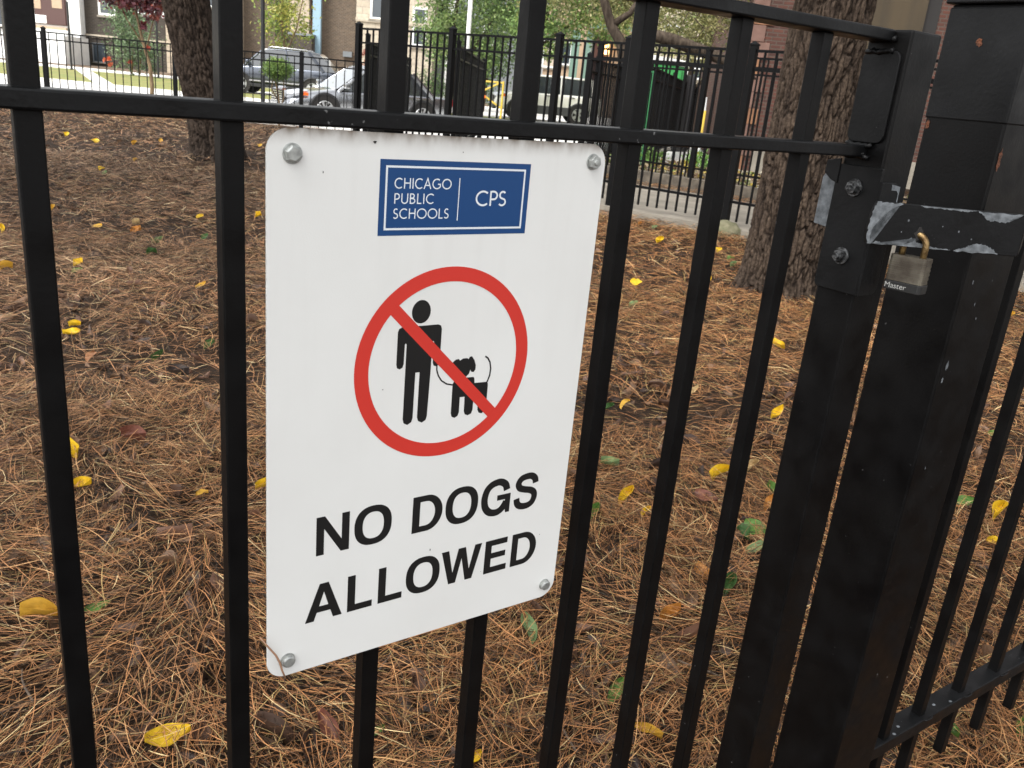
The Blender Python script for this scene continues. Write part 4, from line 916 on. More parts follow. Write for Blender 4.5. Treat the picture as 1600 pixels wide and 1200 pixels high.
# footing of the post beside the big trunk
fp = sd(2.06, LA(2.06) - .17); V = []; Q = []
ft = bpy.data.meshes.new('concrete_footing'); bm = bmesh.new(); bmesh.ops.create_icosphere(bm, subdivisions=4, radius=1)
for v in bm.verts:
    n_ = noise.noise(v.co * 3) * .10 + noise.noise(v.co * 9) * .04; v.co = Vector((v.co.x * .21 * (1 + n_), v.co.y * .16 * (1 + n_), v.co.z * .135 * (1 + n_)))
bm.to_mesh(ft); bm.free(); o = link('concrete_footing', ft, M['moss'], smooth=True); o.location = (fp.x, fp.y, .02); o.rotation_euler = (0, 0, RZ)
tag(o, 'rounded mossy lump of concrete at the fence post beside the big trunk', 'footing')
# street side low fence
LW = ps(380, 16) ; s0 = -12.2
fence('low_fence', ((-13.8, 18.7), (-2.75, 17.9)), 1.45, .12, .17, 'low black picket fence between the yard and the street', [(ps(u_, 18.3) + 13.8) * 1.004 for u_ in (70, 276, 475)], 1.51, (1.445, 1.31, .25), .015, .07)
fence('low_fence', ((-17, 18.95), (-13.95, 18.75)), 1.45, .12, .17, 'short end of the low black fence at the far left border', [.05], 1.51, (1.445, 1.31, .25), .015, .07)
# runs that recede towards the street
fence('side_fence', (pd(1012, 150, 15.2)[0:1] + (15.2,), pd(1098, 150, 38)[0:1] + (38,)), 1.80, .12, .121, 'long black picket fence receding towards the street beyond the green bars', [0, 5.5, 11, 16.5], 1.86, (1.79, 1.6, .3), .018, .07, proto_parts=False)
fence('side_fence', ((ps(712, 13.2), 13.2), (ps(752, 22), 22)), 1.76, .12, .121, 'black picket fence receding behind the tall fence towards the street', [0, 3, 6, 8.8], 1.80, (1.75, 1.58, .3), .018, .07)
fence('side_fence', ((ps(915, 13.2), 13.2), (ps(1000, 19), 19)), 1.76, .12, .121, 'black picket fence receding between the white car and the green bars', [0, 3, 5.8], 1.80, (1.75, 1.58, .3), .016, .07)
fence('side_fence', ((ps(572, 13.4), 13.4), (ps(640, 24), 24)), 1.70, .12, .121, 'black picket fence receding behind the left end of the tall fence', [0, 4, 8], 1.78, (1.69, 1.52, .3), .018, .07)
# green bars
gf = empty('green_gate', (*sd(ps(1004, 14.9), 14.9)[:2], 0), RZ, 'narrow gate of thin bright green bars in front of the receding black fence', 'gate')
for i in range(5):
    q_ = MB().cyl((i * .04, 0, .12), (i * .04, 0, 1.72), .009, n=8).build('bar', M['green_post'], gf)
for z in (.2, 1.70): B('cross_bar', -.01, .17, -.01, .01, z - .01, z + .01, M['green_post'], gf)

# ================================================================== STREET
def at(name, s, d, z, label, cat, rz=0, group=None): p = sd(s, d, z); return empty(name, p, RZ + rz, label, cat, group)
def car(s, d, rz, L, Wd, H, paint, label, cladding=None, suv=False, rack=False, stripe=False, z=0):
    """car facing local -x, centre at origin"""
    t = at('parked_car', s, d, z, label, 'car', rz)
    P = paint; hw = Wd / 2; zb = .22 if not suv else .30; zs = H * (.60 if not suv else .64)
    xs = [-.5, -.488, -.45, -.36, -.26, -.21, 0, .2, .34, .44, .485, .5]
    top = ([.40, .52, .60, .70, .76, .80, .82, .84, .84, .83, .78, .60] if not suv else [.42, .56, .66, .74, .78, .80, .81, .82, .82, .82, .80, .66])
    if not suv: top = [x * .98 for x in top]
    wd = [.72, .80, .90, .97, 1, 1, 1, 1, .99, .95, .88, .80]
    zsc = zs / .82; V = []; Fc = []
    for x, tp, w_ in zip(xs, top, wd):
        X = x * L; zt = tp * zsc; w2 = hw * w_; zl = zb + (.10 if abs(x) > .47 else 0)
        ring = [(w2 * .80, zl), (w2 * .97, zl + .06), (w2, zl + .5 * (zt - zl)), (w2 * .985, zt - .12), (w2 * .93, zt - .03), (w2 * .70, zt + .012), (0, zt + .035)]
        ring = ring + [(-a, b) for a, b in ring[-2::-1]]
        for (y, zz) in ring: V.append((X, y, zz))
    n = 13
    for i in range(len(xs) - 1):
        for k in range(n - 1): Fc.append((i * n + k, i * n + k + 1, (i + 1) * n + k + 1, (i + 1) * n + k))
        Fc.append((i * n + n - 1, i * n, (i + 1) * n, (i + 1) * n + n - 1))
    Fc += [tuple(range(n))[::-1], tuple(range((len(xs) - 1) * n, len(xs) * n))]
    mb = MB().add(V, Fc); b = mb.build('body', P, t, smooth=True); sb = b.modifiers.new('sub', 'SUBSURF'); sb.levels = 1; sb.render_levels = 2
    # glasshouse
    if rack: gx = [-.27, -.13, .10, .38, .48]; rx = [-.13, -.09, .06, .25, .34]
    elif suv: gx = [-.27, -.16, .10, .40, .47]; rx = [-.135, -.12, .10, .38, .425]
    else: gx = [-.22, -.06, .12, .30, .36]; rx = [-.045, -.03, .10, .20, .235]
    zg = zs * .985; zr = H - .03
    def gh(name, ma, inset, z0, z1, y_out=0):
        mb = MB(); k = len(gx); V = []
        for i in range(k):
            V += [(gx[i] * L, -hw * .93 + inset, z0), (gx[i] * L, hw * .93 - inset, z0), (rx[i] * L, hw * .70 - inset, z1 - (.07 if i in (0, k - 1) else .02)), (rx[i] * L, -hw * .70 + inset, z1 - (.07 if i in (0, k - 1) else .02))]
        Fc = []
        for i in range(k - 1):
            a = i * 4; c = a + 4; Fc += [(a, c, c + 3, a + 3), (a + 1, a + 2, c + 2, c + 1), (a + 3, c + 3, c + 2, a + 2), (a, a + 1, c + 1, c)]
        Fc += [(0, 3, 2, 1), ((k - 1) * 4, (k - 1) * 4 + 1, (k - 1) * 4 + 2, (k - 1) * 4 + 3)]
        return mb.add(V, Fc).build(name, ma, t)
    gh('side_windows', M['carglass'], 0, zg - .06, zr)
    # roof shell
    V = []; k = len(rx); zz = [zr - .06, zr - .005, zr + .02, zr - .012, zr - .06]
    for i in range(k): V += [(rx[i] * L, -hw * .72, zz[i] - .035), (rx[i] * L, -hw * .45, zz[i] + .02), (rx[i] * L, hw * .45, zz[i] + .02), (rx[i] * L, hw * .72, zz[i] - .035)]
    Fc = [];
    for i in range(k - 1):
        for j in range(3): Fc.append((i * 4 + j, i * 4 + j + 1, i * 4 + j + 5, i * 4 + j + 4))
    ro = MB().add(V, Fc).build('roof', P, t, smooth=True); so = ro.modifiers.new('so', 'SOLIDIFY'); so.thickness = .03
    # pillars
    for sy in (-1, 1):
        for i, w_ in ((0, .04), (2, .03), (4 if not suv else 3, .07)):
            MB().cyl((gx[i] * L, sy * hw * .935, zg - .08), (rx[i] * L, sy * hw * .715, zz[i] - .03), w_, n=6).build('roof_pillar', P, t)
    # windscreen, a little proud of the glasshouse
    a0 = (gx[0] * L, zg - .03); a1 = (rx[0] * L, zz[0] - .01); nx_, nz_ = -(a1[1] - a0[1]), (a1[0] - a0[0]); q_ = math.hypot(nx_, nz_); nx_ *= .014 / q_; nz_ *= .014 / q_
    MB().add([(a0[0] + nx_, -hw * .86, a0[1] + nz_), (a0[0] + nx_, hw * .86, a0[1] + nz_), (a1[0] + nx_, hw * .64, a1[1] + nz_), (a1[0] + nx_, -hw * .64, a1[1] + nz_)], [(0, 1, 2, 3)]).build('windscreen', M['windshield'], t)
    # side openings and trim
    R0 = .33 if not suv else .36; wxs = (-.5 * L + .93, .5 * L - .98)
    for sy in (-1, 1):
        for wx in wxs:
            wr = MB().cyl((wx, sy * (hw - .02), R0), (wx, sy * (hw - .24), R0), R0, n=36).build('wheel', M['tyre'], t, bevel=.02)
            rm = MB().cyl((wx, sy * (hw - .008), R0), (wx, sy * (hw - .05), R0), R0 * .66, n=30)
            rm.build('rim', M['plasticblack'], wr)
            sp_m = MB()
            for k in range(5 if suv else 10):
                a_ = 2 * math.pi * k / (5 if suv else 10); c_ = Vector((math.cos(a_), 0, math.sin(a_))); e_ = Vector((-math.sin(a_), 0, math.cos(a_))) * (.05 if suv else .022)
                o_ = Vector((wx, sy * (hw + .004), R0)); i_ = Vector((0, sy * -.02, 0))
                sp_m.add([o_ + c_ * .03 - e_ * .7, o_ + c_ * .03 + e_ * .7, o_ + c_ * R0 * .64 + e_ * 1.3, o_ + c_ * R0 * .64 - e_ * 1.3, o_ + c_ * .03 - e_ * .7 + i_, o_ + c_ * .03 + e_ * .7 + i_, o_ + c_ * R0 * .64 + e_ * 1.3 + i_, o_ + c_ * R0 * .64 - e_ * 1.3 + i_], [(0, 1, 2, 3), (4, 7, 6, 5), (0, 4, 5, 1), (1, 5, 6, 2), (2, 6, 7, 3), (3, 7, 4, 0)])
            sp_m.tube([(wx + R0 * .65 * math.cos(q), sy * (hw + .0), R0 + R0 * .65 * math.sin(q)) for q in np.linspace(0, 2 * math.pi, 25)], .013, 6)
            sp_m.build('spokes', M['rim'], wr)
            # arch
            arc = [(wx + (R0 + .05) * math.cos(q), sy * (hw - .012), R0 + .01 + (R0 + .05) * math.sin(q)) for q in np.linspace(-.2, math.pi + .2, 20)]
            vs = arc + [(wx + (R0 - .04) * math.cos(q), sy * (hw + .006), R0 + .01 + (R0 - .04) * math.sin(q)) for q in np.linspace(-.2, math.pi + .2, 20)]
            MB().tube(arc, .035, 6).build('wheel_arch', cladding or M['plasticblack'], t, smooth=True)
            dk = MB().cyl((wx, sy * (hw + .001), R0 + .02), (wx, sy * (hw - .03), R0 + .02), R0 + .04, n=30).build('wheel_well', M['dark'], t)
        sill = B('sill', wxs[0] + R0, wxs[1] - R0, sy * hw - (.01 if sy > 0 else .015), sy * hw + (.015 if sy > 0 else .01), zb - .02, zb + (.30 if cladding else .10), cladding or M['plasticblack'], t, .01)
        if stripe: B('trim_strip', wxs[0] + R0, wxs[1] - R0, sy * (hw + .018) - .006, sy * (hw + .018) + .006, zb + .19, zb + .235, M['chrome'], t)
        mr_ = MB(); mx_ = gx[0] * L + .16; mr_.box(mx_ - .07, mx_ + .07, sy * (hw + .10) - .10, sy * (hw + .10) + .10, zg + .0, zg + .15)
        mr_.build('mirror', P, t, bevel=.04)
        for x0 in ((gx[0] + .17) * L, (gx[0] + .40) * L):
            B('door_handle', x0 + .25, x0 + .43, sy * (hw + .012) - .012, sy * (hw + .012) + .012, zs * .86, zs * .86 + .035, M['chrome'] if not suv else M['plasticblack'], t, .008)
        for x0 in ((gx[0] + .045) * L, (gx[0] + .255) * L, (gx[0] + .45) * L):
            B('door_gap', x0 - .004, x0 + .004, sy * (hw + .004) - .004, sy * (hw + .004) + .004, zb + .12, zs * .95, M['dark'], t)
        hl = MB(); hx = -.5 * L; hl.add([(hx + .05, sy * hw * .60, zs * .70), (hx + .18, sy * hw * .90, zs * .72), (hx + .52, sy * hw * .985, zs * .86), (hx + .30, sy * hw * .80, zs * .86), (hx + .02, sy * hw * .50, zs * .78)], [(0, 1, 2, 3, 4)])
        h_ = hl.build('headlight', M['lamp_clear'], t); so = h_.modifiers.new('so', 'SOLIDIFY'); so.thickness = .06; so.offset = 0
        B('indicator', hx + .34, hx + .50, sy * hw * .975 - .02, sy * hw * .975 + .02, zs * .72, zs * .80, M['orange_lens'], h_, .01)
        B('tail_light', .5 * L - .10, .5 * L - .01, sy * hw * .78 - .09, sy * hw * .78 + .09, zs * .72, zs * .92, mat('red_lens', (.4, .02, .02), .2), t, .02)
        if rack: MB().tube([(rx[1] * L, sy * hw * .62, zr + .01), (rx[1] * L + .12, sy * hw * .62, zr + .06), (rx[3] * L - .1, sy * hw * .62, zr + .05), (rx[3] * L, sy * hw * .62, zr)], .018, 6).build('roof_rail', M['chrome'], t, smooth=True)
    gr = MB()
    for k in range(5): gr.box(-.5 * L - .02, -.5 * L + .03, -hw * .48, hw * .48, zs * .50 + k * .055, zs * .50 + k * .055 + .022)
    g = gr.build('grille', M['chrome'], t)
    B('grille_opening', -.5 * L - .012, -.5 * L + .03, -hw * .5, hw * .5, zs * .47, zs * .47 + .30, M['dark'], g)
    B('bumper', -.5 * L - .05, -.5 * L + .12, -hw * .74, hw * .74, zb + .02, zb + .22, cladding or P, t, .04)
    return t
P_navy = carpaint('dark_metallic_paint', (.34, .35, .37), .9); P_gun = carpaint('gunmetal_paint', (.07, .08, .10), .9); P_wh = carpaint('pearl_white_paint', (.74, .73, .66))
clad = mat('grey_cladding', (.06, .062, .065), .6)
car(ps(412, 23) + 2.35, 24.0, R_(33), 4.6, 1.85, 1.48, P_navy, 'dark sedan with bright windscreen and silver grille parked behind the low fence', z=-.05)
car(ps(345, 36) + 2.35, 36.4, R_(4), 4.7, 1.88, 1.78, P_gun, 'grey blue suv with roof rails parked beyond the lawn strip behind the round topped shrub', suv=True, rack=True, stripe=True, z=.045)
car(ps(777, 36.5) + 2.0, 36.6, R_(6), 4.35, 1.80, 1.76, P_wh, 'white suv with grey lower cladding parked beyond the tall fence', cladding=clad, suv=True, z=.045)

# ------------------------------------------------------------------ young trees and shrubs
MAR = [(.10, .020, .028), (.16, .03, .03), (.06, .015, .02), (.22, .06, .04), (.13, .04, .05)]
RED = [(.42, .06, .03), (.50, .12, .05)]
GRN = [(.14, .22, .07), (.20, .29, .09), (.09, .15, .05), (.27, .34, .13)]
YGR = [(.26, .32, .07), (.34, .36, .08), (.18, .25, .06), (.45, .42, .10)]
DGR = [(.07, .12, .04), (.10, .16, .05), (.05, .09, .03)]
OLV = [(.25, .25, .09), (.33, .32, .13), (.17, .18, .07), (.42, .39, .18)]
def plant(name, s, d, label, cat, stems, blobs, n, size, cols, seed, group=None, z=0, shape='leaf', sm='thin_bark'):
    t = at(name, s, d, z, label, cat, 0, group)
    mb = MB()
    for pts, r0, r1 in stems: k = len(pts); mb.tube(pts, [r0 + (r1 - r0) * i / (k - 1) for i in range(k)], 8)
    if stems: mb.build('trunk', M[sm], t, smooth=True)
    for i, bl in enumerate(blobs if isinstance(blobs[0], list) else [blobs]):
        leafcloud('crown', bl, n if i == 0 else 90, size, cols if i == 0 else RED, t, seed + i, shape)
    return t
# red leaved young tree by the low fence
d0 = 20.4; s0, _ = pd(234, 140, d0)
plant('young_tree', s0, d0, 'young tree with dark red leaves and a thin leaning stem beyond the low fence', 'tree',
      [([(0, 0, -.05), (.06, 0, .5), (.03, 0, .95), (-.12, 0, 1.5), (-.22, 0, 2.0), (-.25, 0, 2.8)], .055, .02), ([(-.05, 0, 1.25), (.05, 0, 1.6), (.2, 0, 2.1)], .025, .01), ([(-.1, 0, 1.4), (-.45, 0, 1.9), (-.6, 0, 2.3)], .02, .008)],
      [[(-.25, 0, 2.75, .80, .7, .62), (-.50, 0, 2.25, .42, .4, .22), (.15, 0, 2.15, .34, .4, .22), (-.05, 0, 1.80, .12, .12, .14), (-.2, 0, 3.6, .8, .7, .6)], [(-.95, 0, .98, .10, .1, .18), (-.45, .1, .98, .13, .1, .06), (.10, 0, 1.35, .12, .1, .08), (.9, 0, 1.0, .08, .08, .12)]], 13000, .10, MAR, 21)
# globe clipped shrub
d0 = 19.2; s0, _ = pd(436, 150, d0)
plant('globe_shrub', s0, d0, 'small shrub clipped to a green ball on twisting bare stems', 'shrub',
      [([(0, 0, 0), (.02, 0, .4), (-.04, 0, .75), (-.10, 0, 1.0)], .025, .015), ([(.02, 0, .35), (.10, .02, .6), (.10, 0, .95)], .018, .012), ([(0, 0, .5), (-.16, 0, .75), (-.12, 0, 1.0)], .015, .01)],
      [(-.02, 0, 1.16, .28, .27, .20)], 9000, .042, [(.17, .27, .06), (.24, .34, .09), (.11, .19, .05)], 31)
# far green conifer-like shrub between the brick house and the trunk
d0 = 44.5; s0, _ = pd(205, 100, d0)
plant('garden_shrub', s0, d0, 'loose green shrub in front of the dark brick house', 'shrub', [([(0, 0, 0), (.1, 0, 1), (0, 0, 2.4)], .05, .02), ([(.4, 0, 0), (.5, 0, 1), (.7, 0, 2)], .04, .02)],
      [(0, 0, 1.6, 1.15, .9, 1.5), (-.3, 0, 3.0, .8, .6, .7), (.9, 0, .9, .6, .5, .8)], 5200, .14, [(.16, .22, .12), (.22, .30, .16), (.11, .17, .09)], 41, z=.12)
d0 = 33; s0, _ = pd(398, 140, d0)
plant('parkway_tree', s0, d0, 'slim tree with yellow green leaves behind the grey blue suv', 'tree', [([(0, 3.8, 0), (.05, 3.8, 1.5), (-.1, 3.8, 3), (0, 3.8, 5)], .07, .03), ([(0, 3.8, 1.4), (.5, 3.8, 2.6), (.8, 3.8, 4)], .04, .02)],
      [(-.1, 3.8, 3.1, 1.0, .9, 1.5), (.2, 3.8, 4.8, 1.2, 1.2, 1.3), (-.4, 3.8, 1.6, .45, .4, .6), (.9, 3.9, 2.3, .35, .3, .5)], 4200, .14, YGR, 51, z=.04)
d0 = 45; s0, _ = pd(577, 90, d0)
plant('garden_shrub', s0, d0, 'pinkish red leaved shrub above the fence post left of the thick picket', 'shrub', [([(0, 0, 0), (.0, 0, 1.6)], .04, .02)], [(0, 0, 1.7, .55, .5, .75), (.1, 0, .9, .5, .5, .6)], 1500, .13, [(.45, .14, .10), (.30, .07, .05), (.52, .25, .17)], 61, z=.12)
# big street trees filling the middle
def street_tree(u, d, label, blobs, n, size, cols, seed, stems):
    s_, _ = pd(u, 100, d); return plant('street_tree', s_, d, label, 'tree', stems, blobs, n, size, cols, seed, z=.04, sm='grey_bark')
street_tree(705, 33, 'green leafy tree behind the left part of the tall fence', [(-.2, 0, 3.2, 1.3, 1.2, 1.2), (1.3, 0, 2.6, 1.2, 1.0, 1.1), (1.9, 0, 3.8, 1.3, 1.2, 1.0), (0, 0, 5, 2, 2, 1.3), (.9, .3, 1.6, .8, .6, .7)], 14000, .13, GRN, 71, [([(0, 0, 0), (.1, 0, 1.5), (0, 0, 3), (.2, 0, 5)], .10, .05), ([(.1, 0, 1.5), (.8, 0, 2.4), (1.4, 0, 3.4)], .06, .03)])
street_tree(842, 31, 'green tree with a few yellow leaves above the white suv', [(.1, 0, 3.4, 1.2, 1.0, .75), (1.6, 0, 3.5, 1.2, 1.0, .7), (1.0, 0, 4.6, 2.2, 1.6, .9), (2.6, 0, 4.0, .9, .8, .8), (.2, 0, 2.55, .9, .7, .35)], 13000, .13, [(.15, .24, .07), (.22, .33, .09), (.10, .17, .05), (.30, .36, .10)], 81, [([(0, 0, 0), (-.15, 0, 1.5), (0, 0, 3), (.4, 0, 5)], .09, .05), ([(0, 0, 2.6), (1, 0, 3.4), (2.2, 0, 4.2)], .05, .02)])
street_tree(758, 41, 'dense dark green tree behind the yellow barricade', [(0, 0, 2.2, 1.5, 1.0, 1.3), (-1.6, 0, 2.8, 1.3, 1.0, 1.3), (.6, 0, 4.0, 2.0, 1.4, 1.2), (2.4, 0, 3.6, 1.3, 1, 1.0)], 11000, .15, DGR + GRN[:1], 73, [([(0, 0, 0), (.1, 0, 1.5), (0, 0, 3), (.2, 0, 5)], .12, .05)])
# tree with the long sweeping limb
d0 = 19; s_, _ = pd(1000, 100, d0)
def L3(u, v, d=None):
    a, b = pd(u, v, d or d0); return (a - s_, (d or d0) - d0, b)
limb = [L3(988, 190), L3(978, 110), L3(975, 72), L3(992, 62)]
t = at('leaning_tree', s_, d0, 0, 'leaning tree whose thick mossy limb sweeps down over the green container', 'tree')
MB().tube([L3(985, 240), L3(978, 130), L3(972, 70), L3(955, 40), L3(945, 5), L3(930, -60)], [.14, .13, .12, .10, .09, .06], 12).build('trunk', M['grey_bark'], t, smooth=True)
MB().tube([L3(973, 75), L3(990, 60), L3(1020, 55), L3(1048, 62), L3(1075, 72), L3(1110, 84), L3(1150, 104), L3(1190, 130)], [.10, .10, .12, .13, .13, .12, .10, .05], 12).build('limb', M['grey_bark'], t, smooth=True)
MB().tube([L3(955, 40), L3(985, 20), L3(1010, -20)], [.08, .06, .04], 8).tube([L3(1085, 28), L3(1100, 45), L3(1112, 40), L3(1122, 55)], [.012, .010, .008, .004], 6).tube([L3(1110, -10), L3(1090, 25), L3(1075, 20), L3(1060, 50), L3(1040, 30), L3(1025, 40)], [.02, .014, .012, .008, .006, .004], 6).tube([L3(1100, 45), L3(1090, 58), L3(1062, 60)], [.010, .007, .004], 6).build('branches', M['grey_bark'], t, smooth=True)
leafcloud('crown', [(*L3(1060, 30, 20.5), .85, .6, .42), (*L3(1110, 40, 20.5), .7, .6, .45), (*L3(1000, 5, 20.5), 1.0, .6, .5), (*L3(1160, 30, 20.5), .8, .5, .5), (*L3(900, -60, 20.5), 2, 1.5, 1.2), (*L3(1080, -60, 20.5), 2, 1.5, 1)], 26000, .075, OLV, t, 91)
street_tree(1085, 30, 'olive green bushy tree behind the sweeping limb', [(-.8, 0, 3.0, 1.3, 1.0, .9), (.6, 0, 3.1, 1.5, 1.0, 1.0), (2.0, 0, 3.2, 1.4, 1.0, 1.1), (0, 0, 4.6, 2.4, 1.6, 1.2), (-2.0, 0, 3.9, 1.2, 1, .8)], 15000, .12, OLV + [(.24, .32, .10)], 88, [([(0, 0, 0), (-.15, 0, 1.5), (0, 0, 3), (.4, 0, 5)], .12, .05), ([(0, 0, 1.6), (1, 0, 2.6), (2.2, 0, 3.6)], .06, .02)])
# dense dark greenery low behind the fences
plant('hedge', *(pd(675, 130, 44)[0], 44.5), 'low dark green hedge behind the left part of the tall fence', 'hedge', [], [(0, 0, .8, 1.6, .6, .75), (1.8, 0, .7, 1.2, .6, .7)], 3200, .12, DGR, 95, z=.12)

# ------------------------------------------------------------------ street furniture and odd things
p_ = pd(729, 100, 30.4); t = at('white_pole', p_[0], 30.3, .04, 'tall white pole at the kerb seen above the tall fence', 'pole'); MB().cyl((0, 0, 0), (0, 0, 6), .085, .065, n=16).build('shaft', M['white_paint'], t, smooth=True); MB().cyl((0, 0, 0), (0, 0, .12), .16, .13, n=16).build('base', M['white_paint'], t)
p_ = pd(927, 60, 32); t = at('white_pole', p_[0], 32, .04, 'thin short white post in front of the porch with the lit lamp', 'pole'); MB().cyl((0, 0, 0), (0, 0, 3.25), .055, n=12).build('shaft', M['white_paint'], t, smooth=True); MB().cyl((0, 0, 3.25), (0, 0, 3.33), .075, .03, n=12).build('cap', M['white_paint'], t)
for (u, d, h, lab) in ((411, 20.6, 6.0, 'thin dark pole rising in front of the grey blue suv'), (249, 44.2, 3.3, 'dark slim post in front of the tan wall left of the leaning trunk'), (115, 44.4, 3.1, 'black handrail post at the foot of the white entrance steps')):
    t = at('dark_pole', ps(u, d), d, .03, lab, 'pole'); MB().cyl((0, 0, 0), (0, 0, h), .045 if h > 4 else .05, n=12).build('shaft', M['plasticblack'], t); MB().cyl((0, 0, 0), (0, 0, .06), .09, n=12).build('base', M['plasticblack'], t)
# yellow barricade with orange lamps
d0 = 31.5; s0 = ps(766, d0); t = at('barricade', s0, d0, .04, 'yellow metal barricade frame with round orange reflectors beyond the tall fence', 'barricade')
for x in (-.42, .42): MB().cyl((x, 0, 0), (x, 0, 1.35), .035, n=10).build('leg', M['yellow_paint'], t)
MB().cyl((-.42, -.03, .9), (.3, -.03, 1.28), .03, n=8).build('brace', M['yellow_paint'], t); MB().cyl((-.42, -.03, .95), (.42, -.03, .45), .03, n=8).build('brace', M['yellow_paint'], t); MB().cyl((-.42, 0, 1.3), (.42, 0, 1.3), .03, n=8).build('top_bar', M['yellow_paint'], t)
for (u, v) in ((742, 147), (751, 150), (756, 151)):
    a_, b_ = pd(u, v, d0); MB().cyl((a_ - s0, -.10, b_ - .04), (a_ - s0, -.04, b_ - .04), .065, n=14).build('reflector', M['orange_lens'], t)
# green container
d0 = 25; s0, zt = pd(1008, 82, d0); s1, z1 = pd(1072, 92, d0)
t = at('green_container', (s0 + s1) / 2, d0 + .7, 0, 'bright green metal container with white lid rim beyond the receding black fence', 'container'); hw = (s1 - s0) / 2 + .02
MB().prism([(-hw, .15), (hw, .15), (hw + .02, zt - .28), (-hw - .02, zt - .18)], -.7, .7).build('box', M['green_plastic'], t, bevel=.02)
MB().prism([(-hw - .05, zt - .18), (hw + .05, zt - .28), (hw + .05, zt - .12), (-hw - .05, zt - .02)], -.75, .75).build('lid', M['white_paint'], t, bevel=.02)
for x in (-hw * .8, 0, hw * .8): B('rib', x - .03, x + .03, -.74, -.70, .2, zt - .35, M['green_plastic'], t)
for x in (-hw * .7, hw * .7): MB().cyl((x, -.55, .09), (x, -.45, .09), .09, n=14).build('castor', M['tyre'], t)
B('latch_sign', hw + .06, hw + .42, -.2, .3, .15, zt - .45, mat('dark_grey_box', (.06, .06, .065), .5), t, .01)
# yellow bollard
d0 = 18.5; t = at('yellow_bollard', ps(1103, d0), d0, 0, 'yellow post with white band behind the far tall fence', 'bollard'); MB().cyl((0, 0, .0), (0, 0, 1.16), .055, n=16).build('shaft', M['yellow_paint'], t, smooth=True); MB().cyl((0, 0, 1.16), (0, 0, 1.42), .045, .035, n=16).build('cap', M['white_paint'], t); MB().cyl((0, 0, .35), (0, 0, .62), .058, n=16).build('band', M['white_paint'], t)
# hose lying in the bed
t = empty('garden_hose', (0, 0, 0), 0, 'pale garden hose with a dark coupling looped on the leaf covered bed', 'hose')
hp = [gpt(u, v, .26) for u, v in ((985, 262), (1005, 248), (1020, 238), (1040, 232), (1058, 230), (1075, 234), (1090, 246))]
hp2 = [gpt(u, v, .24) for u, v in ((990, 256), (1006, 241), (1022, 232), (1045, 227), (1062, 228))]
MB().tube([(p[0], p[1], .25) for p in hp], .035, 8).tube([(p[0], p[1], .27) for p in hp2], .03, 8).build('tube', mat('pale_hose', (.45, .43, .38), .5), t, smooth=True)
p_ = gpt(1062, 231, .30); MB().cyl((p_[0] - .2, p_[1], .30), (p_[0] + .2, p_[1], .30), .10, .08, n=14).build('coupling', M['plasticblack'], t, bevel=.01)
# leaves and plants in the bed behind the far fence
r = np.random.default_rng(77); LV, LQ, LC = [], [], []; off_ = 0
for k in range(2600):
    s = r.uniform(-.2, 7.5); d = LB(s) + .15 + 3.6 * r.random() ** 1.2
    V, Q = leaf_geo(r.uniform(.06, .14), r.uniform(.03, .07), r.uniform(-.6, .8), r.uniform(-.6, .6), r, 4, 3); Rm = np.array(Matrix.Rotation(r.uniform(0, 6.28), 3, 'Z') @ Matrix.Rotation(r.normal(0, .6), 3, 'X') @ Matrix.Rotation(r.normal(0, .5), 3, 'Y'))
    p = sd(s, d); V = V @ Rm.T + np.array([p.x, p.y, .215 + r.uniform(.0, .05)]); c0 = [(.42, .33, .20), (.30, .20, .11), (.20, .26, .08), (.55, .50, .38), (.16, .10, .06), (.62, .48, .10)][r.integers(6)]
    LV.append(V); LQ.append(Q + off_); LC.append(np.repeat(np.array([c0]) * r.uniform(.7, 1.2), len(V), 0)); off_ += len(V)
tag(raw_mesh('bed_leaf_litter', np.concatenate(LV), np.concatenate(LQ), np.concatenate(LC), M['leafcol']), 'pale and green fallen leaves covering the bed behind the far fence', 'leaf litter', kind='stuff')
def tuft(s, d, z, lab, seed): return plant('ground_plant', s, d, lab, 'plant', [], [(0, 0, .16, .35, .3, .16)], 500, .07, [(.14, .28, .06), (.20, .34, .09)], seed, z=z)
tuft(*(pd(1100, 235, 15.6)[0], 15.6), .2, 'bright green weeds by the far fence post', 301); tuft(pd(1010, 245, 15.2)[0], 15.2, .2, 'green weeds beside the pale hose', 302)

# ------------------------------------------------------------------ houses across the street
HD = 54.0
def house(u0, u1, d, depth, h, label, matk, name='house', z=.1):
    a_, b_ = ps(u0, d), ps(u1, d); t = at(name, a_, d, z, label, 'house'); w_ = b_ - a_
    B('wall', 0, w_, 0, depth, 0, h, M[matk], t); return t, w_, a_
def wrect(t, a_, d, u0, v0, u1, v1, z=.1):      # rectangle in local x,z from picture marks on the facade plane
    x0, z1 = pd(u0, v0, d); x1, z0 = pd(u1, v1, d); return x0 - a_, x1 - a_, z0 - z, z1 - z
def window(t, x0, x1, z0, z1, fr='white_paint', fw=.09, y=0, mullion=True, curtain=None):
    f = MB(); f.box(x0 - fw, x1 + fw, y - .07, y + .02, z1, z1 + fw).box(x0 - fw, x1 + fw, y - .07, y + .02, z0 - fw, z0).box(x0 - fw, x0, y - .07, y + .02, z0, z1).box(x1, x1 + fw, y - .07, y + .02, z0, z1)
    if mullion: f.box(x0, x1, y - .06, y + .01, (z0 + z1) / 2 - .03, (z0 + z1) / 2 + .03)
    fo = f.build('window_frame', M[fr], t); B('pane', x0, x1, y - .03, y - .02, z0, z1, M[curtain or 'glass'], fo)
    B('sill', x0 - fw * 1.6, x1 + fw * 1.6, y - .14, y + .02, z0 - fw * 2, z0 - fw - .003, M['concrete'], fo); return fo
